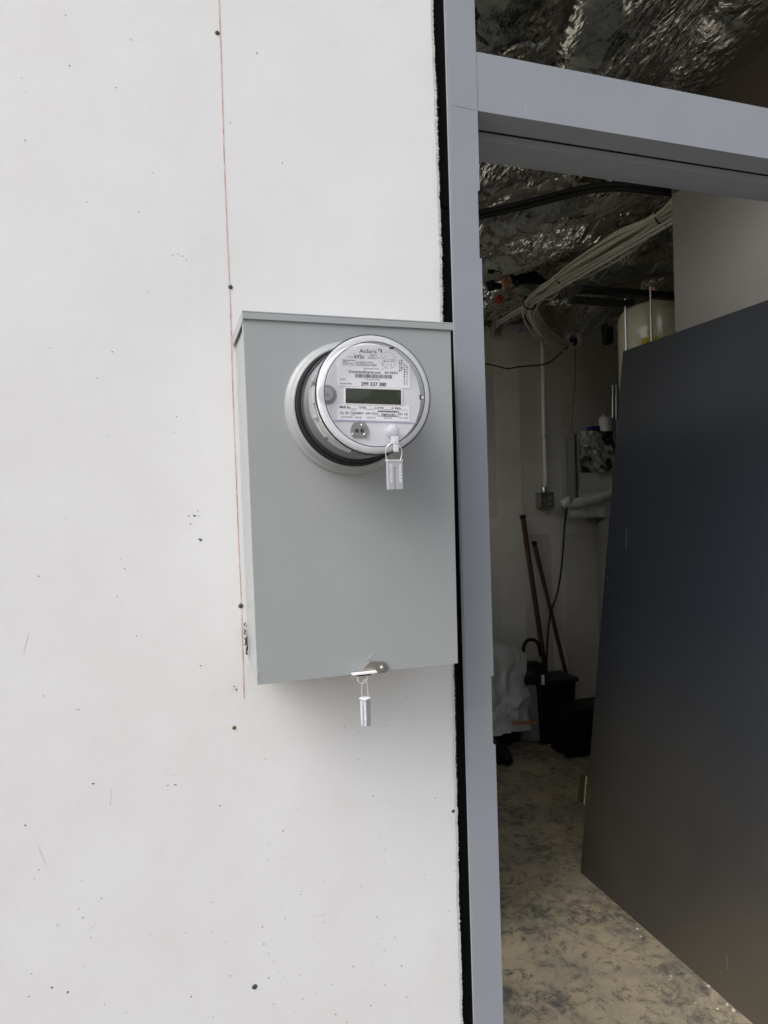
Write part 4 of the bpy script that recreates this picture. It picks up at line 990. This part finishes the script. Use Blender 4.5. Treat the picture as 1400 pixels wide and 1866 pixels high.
m = MB(); m.hexa([(p1.x+.02, 2.45, .0), (p2.x-.01, 2.45, 0), (p2.x-.01, 2.60, 0), (p1.x+.02, 2.60, 0), (p1.x, 2.43, zb_), (p2.x+.01, 2.43, zb_), (p2.x+.01, 2.62, zb_), (p1.x, 2.62, zb_)]); m.build('tub', M['black'], bn, bevel=.015, seg=3)
m = MB(); m.box(p1.x-.015, p2.x+.02, 2.42, 2.63, zb_-.015, zb_+.012); m.build('rim', M['dark'], bn, bevel=.006)
m = MB(); c = at(990, 1236, 2.41); m.box(c.x-.010, c.x+.010, 2.411, 2.4145, c.z-.04, c.z+.02); m.build('tag', M['pvc'], bn)
# white plastic drape over a stack on the left
dr = thing('plastic_drape', 'crumpled white plastic sheeting over boxes behind the left jamb', 'plastic sheet', (1.75, 2.4, 0))
def drape():
    nx, nz = 90, 80; vs = []; m = MB()
    xa, xb = 1.15, at(958, 1200, 2.48).x; zt2 = at(930, 1178, 2.5).z
    for j in range(nz+1):
        for i in range(nx+1):
            u, v = i/nx, j/nz; x = xa+(xb-xa)*u
            top = zt2 + .03*math.sin(u*9) - .06*max(0, u-.85)/.15
            if v < .3: yy = 2.72-.24*(v/.3); z = top+.03*(crumple(x, yy, 6)-.5)
            else:
                w_ = (v-.3)/.7; yy = 2.48-.04*w_; z = top - w_*(top-.12)
            vs.append((x+.01*math.sin(v*20), yy-.20*(crumple(x*1.1, z*.8, 7, 16, 3, 22)-.35)*(v > .25)+.03*max(0, u-.9)*10, z))
    m.add(vs, [(j*(nx+1)+i, (j+1)*(nx+1)+i, (j+1)*(nx+1)+i+1, j*(nx+1)+i+1) for j in range(nz) for i in range(nx)]); return m
drape().build('sheet', M['bagwhite'], dr, smooth=16)
m = MB(); m.box(1.2, 1.86, 2.50, 2.72, 0, at(930, 1178, 2.5).z-.05); m.build('box_stack', M['grayfix'], dr, bevel=.01)
def lump(name, lab, cat, c, r3, seed, mt_):
    q = np.random.RandomState(seed); n1, n2 = 26, 18; vs = []; m = MB()
    for j in range(n2+1):
        th = math.pi*j/n2
        for i in range(n1):
            ph = 2*math.pi*i/n1; k = 1+.10*math.sin(3*ph+seed)+.08*math.sin(5*ph+4*th+seed)+.05*math.sin(9*ph-5*th)
            z = math.cos(th); z = max(z, -.75)
            vs.append((c[0]+r3[0]*k*math.sin(th)*math.cos(ph), c[1]+r3[1]*k*math.sin(th)*math.sin(ph), r3[2]*.75+r3[2]*z*(1+.05*math.sin(4*ph))))
    m.add(vs, [(j*n1+i, (j+1)*n1+i, (j+1)*n1+(i+1) % n1, j*n1+(i+1) % n1) for j in range(n2) for i in range(n1)])
    return tag(m.build(name, M[mt_], root=(c[0], c[1], 0), smooth=60), lab, cat)
c = fl(900, 1372); lump('tool_bag', 'black bag slumped on the floor next to the left jamb', 'bag', (c.x+.10, c.y+.16), (.15, .14, .20), 3, 'black')
c = fl(912, 1388); lump('boot', 'small black object on the floor in front of the bag', 'shoe', (c.x-.0, c.y), (.05, .1, .06), 5, 'black')
tag(MB().tube([at(934, 1317, 2.37), at(976, 1316, 2.36)], .010, 12).build('copper_pipe', M['copper'], root=at(950, 1316, 2.36), smooth=60), 'short bright copper pipe lying near the floor by the black bin', 'pipe')
# second boxes at right in the dark
bb = thing('black_case', 'low black case on the floor at the far end of the door slab', 'case', (2.6, 2.3, 0))
m = MB(); p1 = at(1040, 1296, 2.2); m.box(p1.x-.02, p1.x+.4, 2.2, 2.4, 0, p1.z); m.build('shell', M['black'], bb, bevel=.01)
# debris on the floor
chips = [(1223,1778,3),(1292,1796,5),(1308,1806,4),(1314,1809,3),(1325,1829,4),(1337,1840,5),(1308,1837,3),(1222,1783,2),(1162,1692,5),(1168,1705,4),(1120,1700,2),(1268,1826,2)]
for k, (px, py, s) in enumerate(chips):
    c = fl(px, py, .003); m = MB(); n = 6; a0 = rnd.uniform(0, 6)
    pts = [(c.x+s*.0011*rnd.uniform(.5, 1.2)*math.cos(a0+6.283*j/n), c.y+s*.0013*rnd.uniform(.5, 1.2)*math.sin(a0+6.283*j/n)) for j in range(n)]
    m.add([(x, y, .0005) for x, y in pts]+[(x, y, .0016+rnd.uniform(0, .0012)) for x, y in pts], [tuple(range(n))[::-1], tuple(range(n, 2*n))]+[(j, (j+1) % n, (j+1) % n+n, j+n) for j in range(n)])
    tag(m.build('paint_chip', M['paintchip'], root=(c.x, c.y, 0)), 'small white paint flake on the concrete beside the foot of the door slab', 'chip', 'white paint chips on the floor')
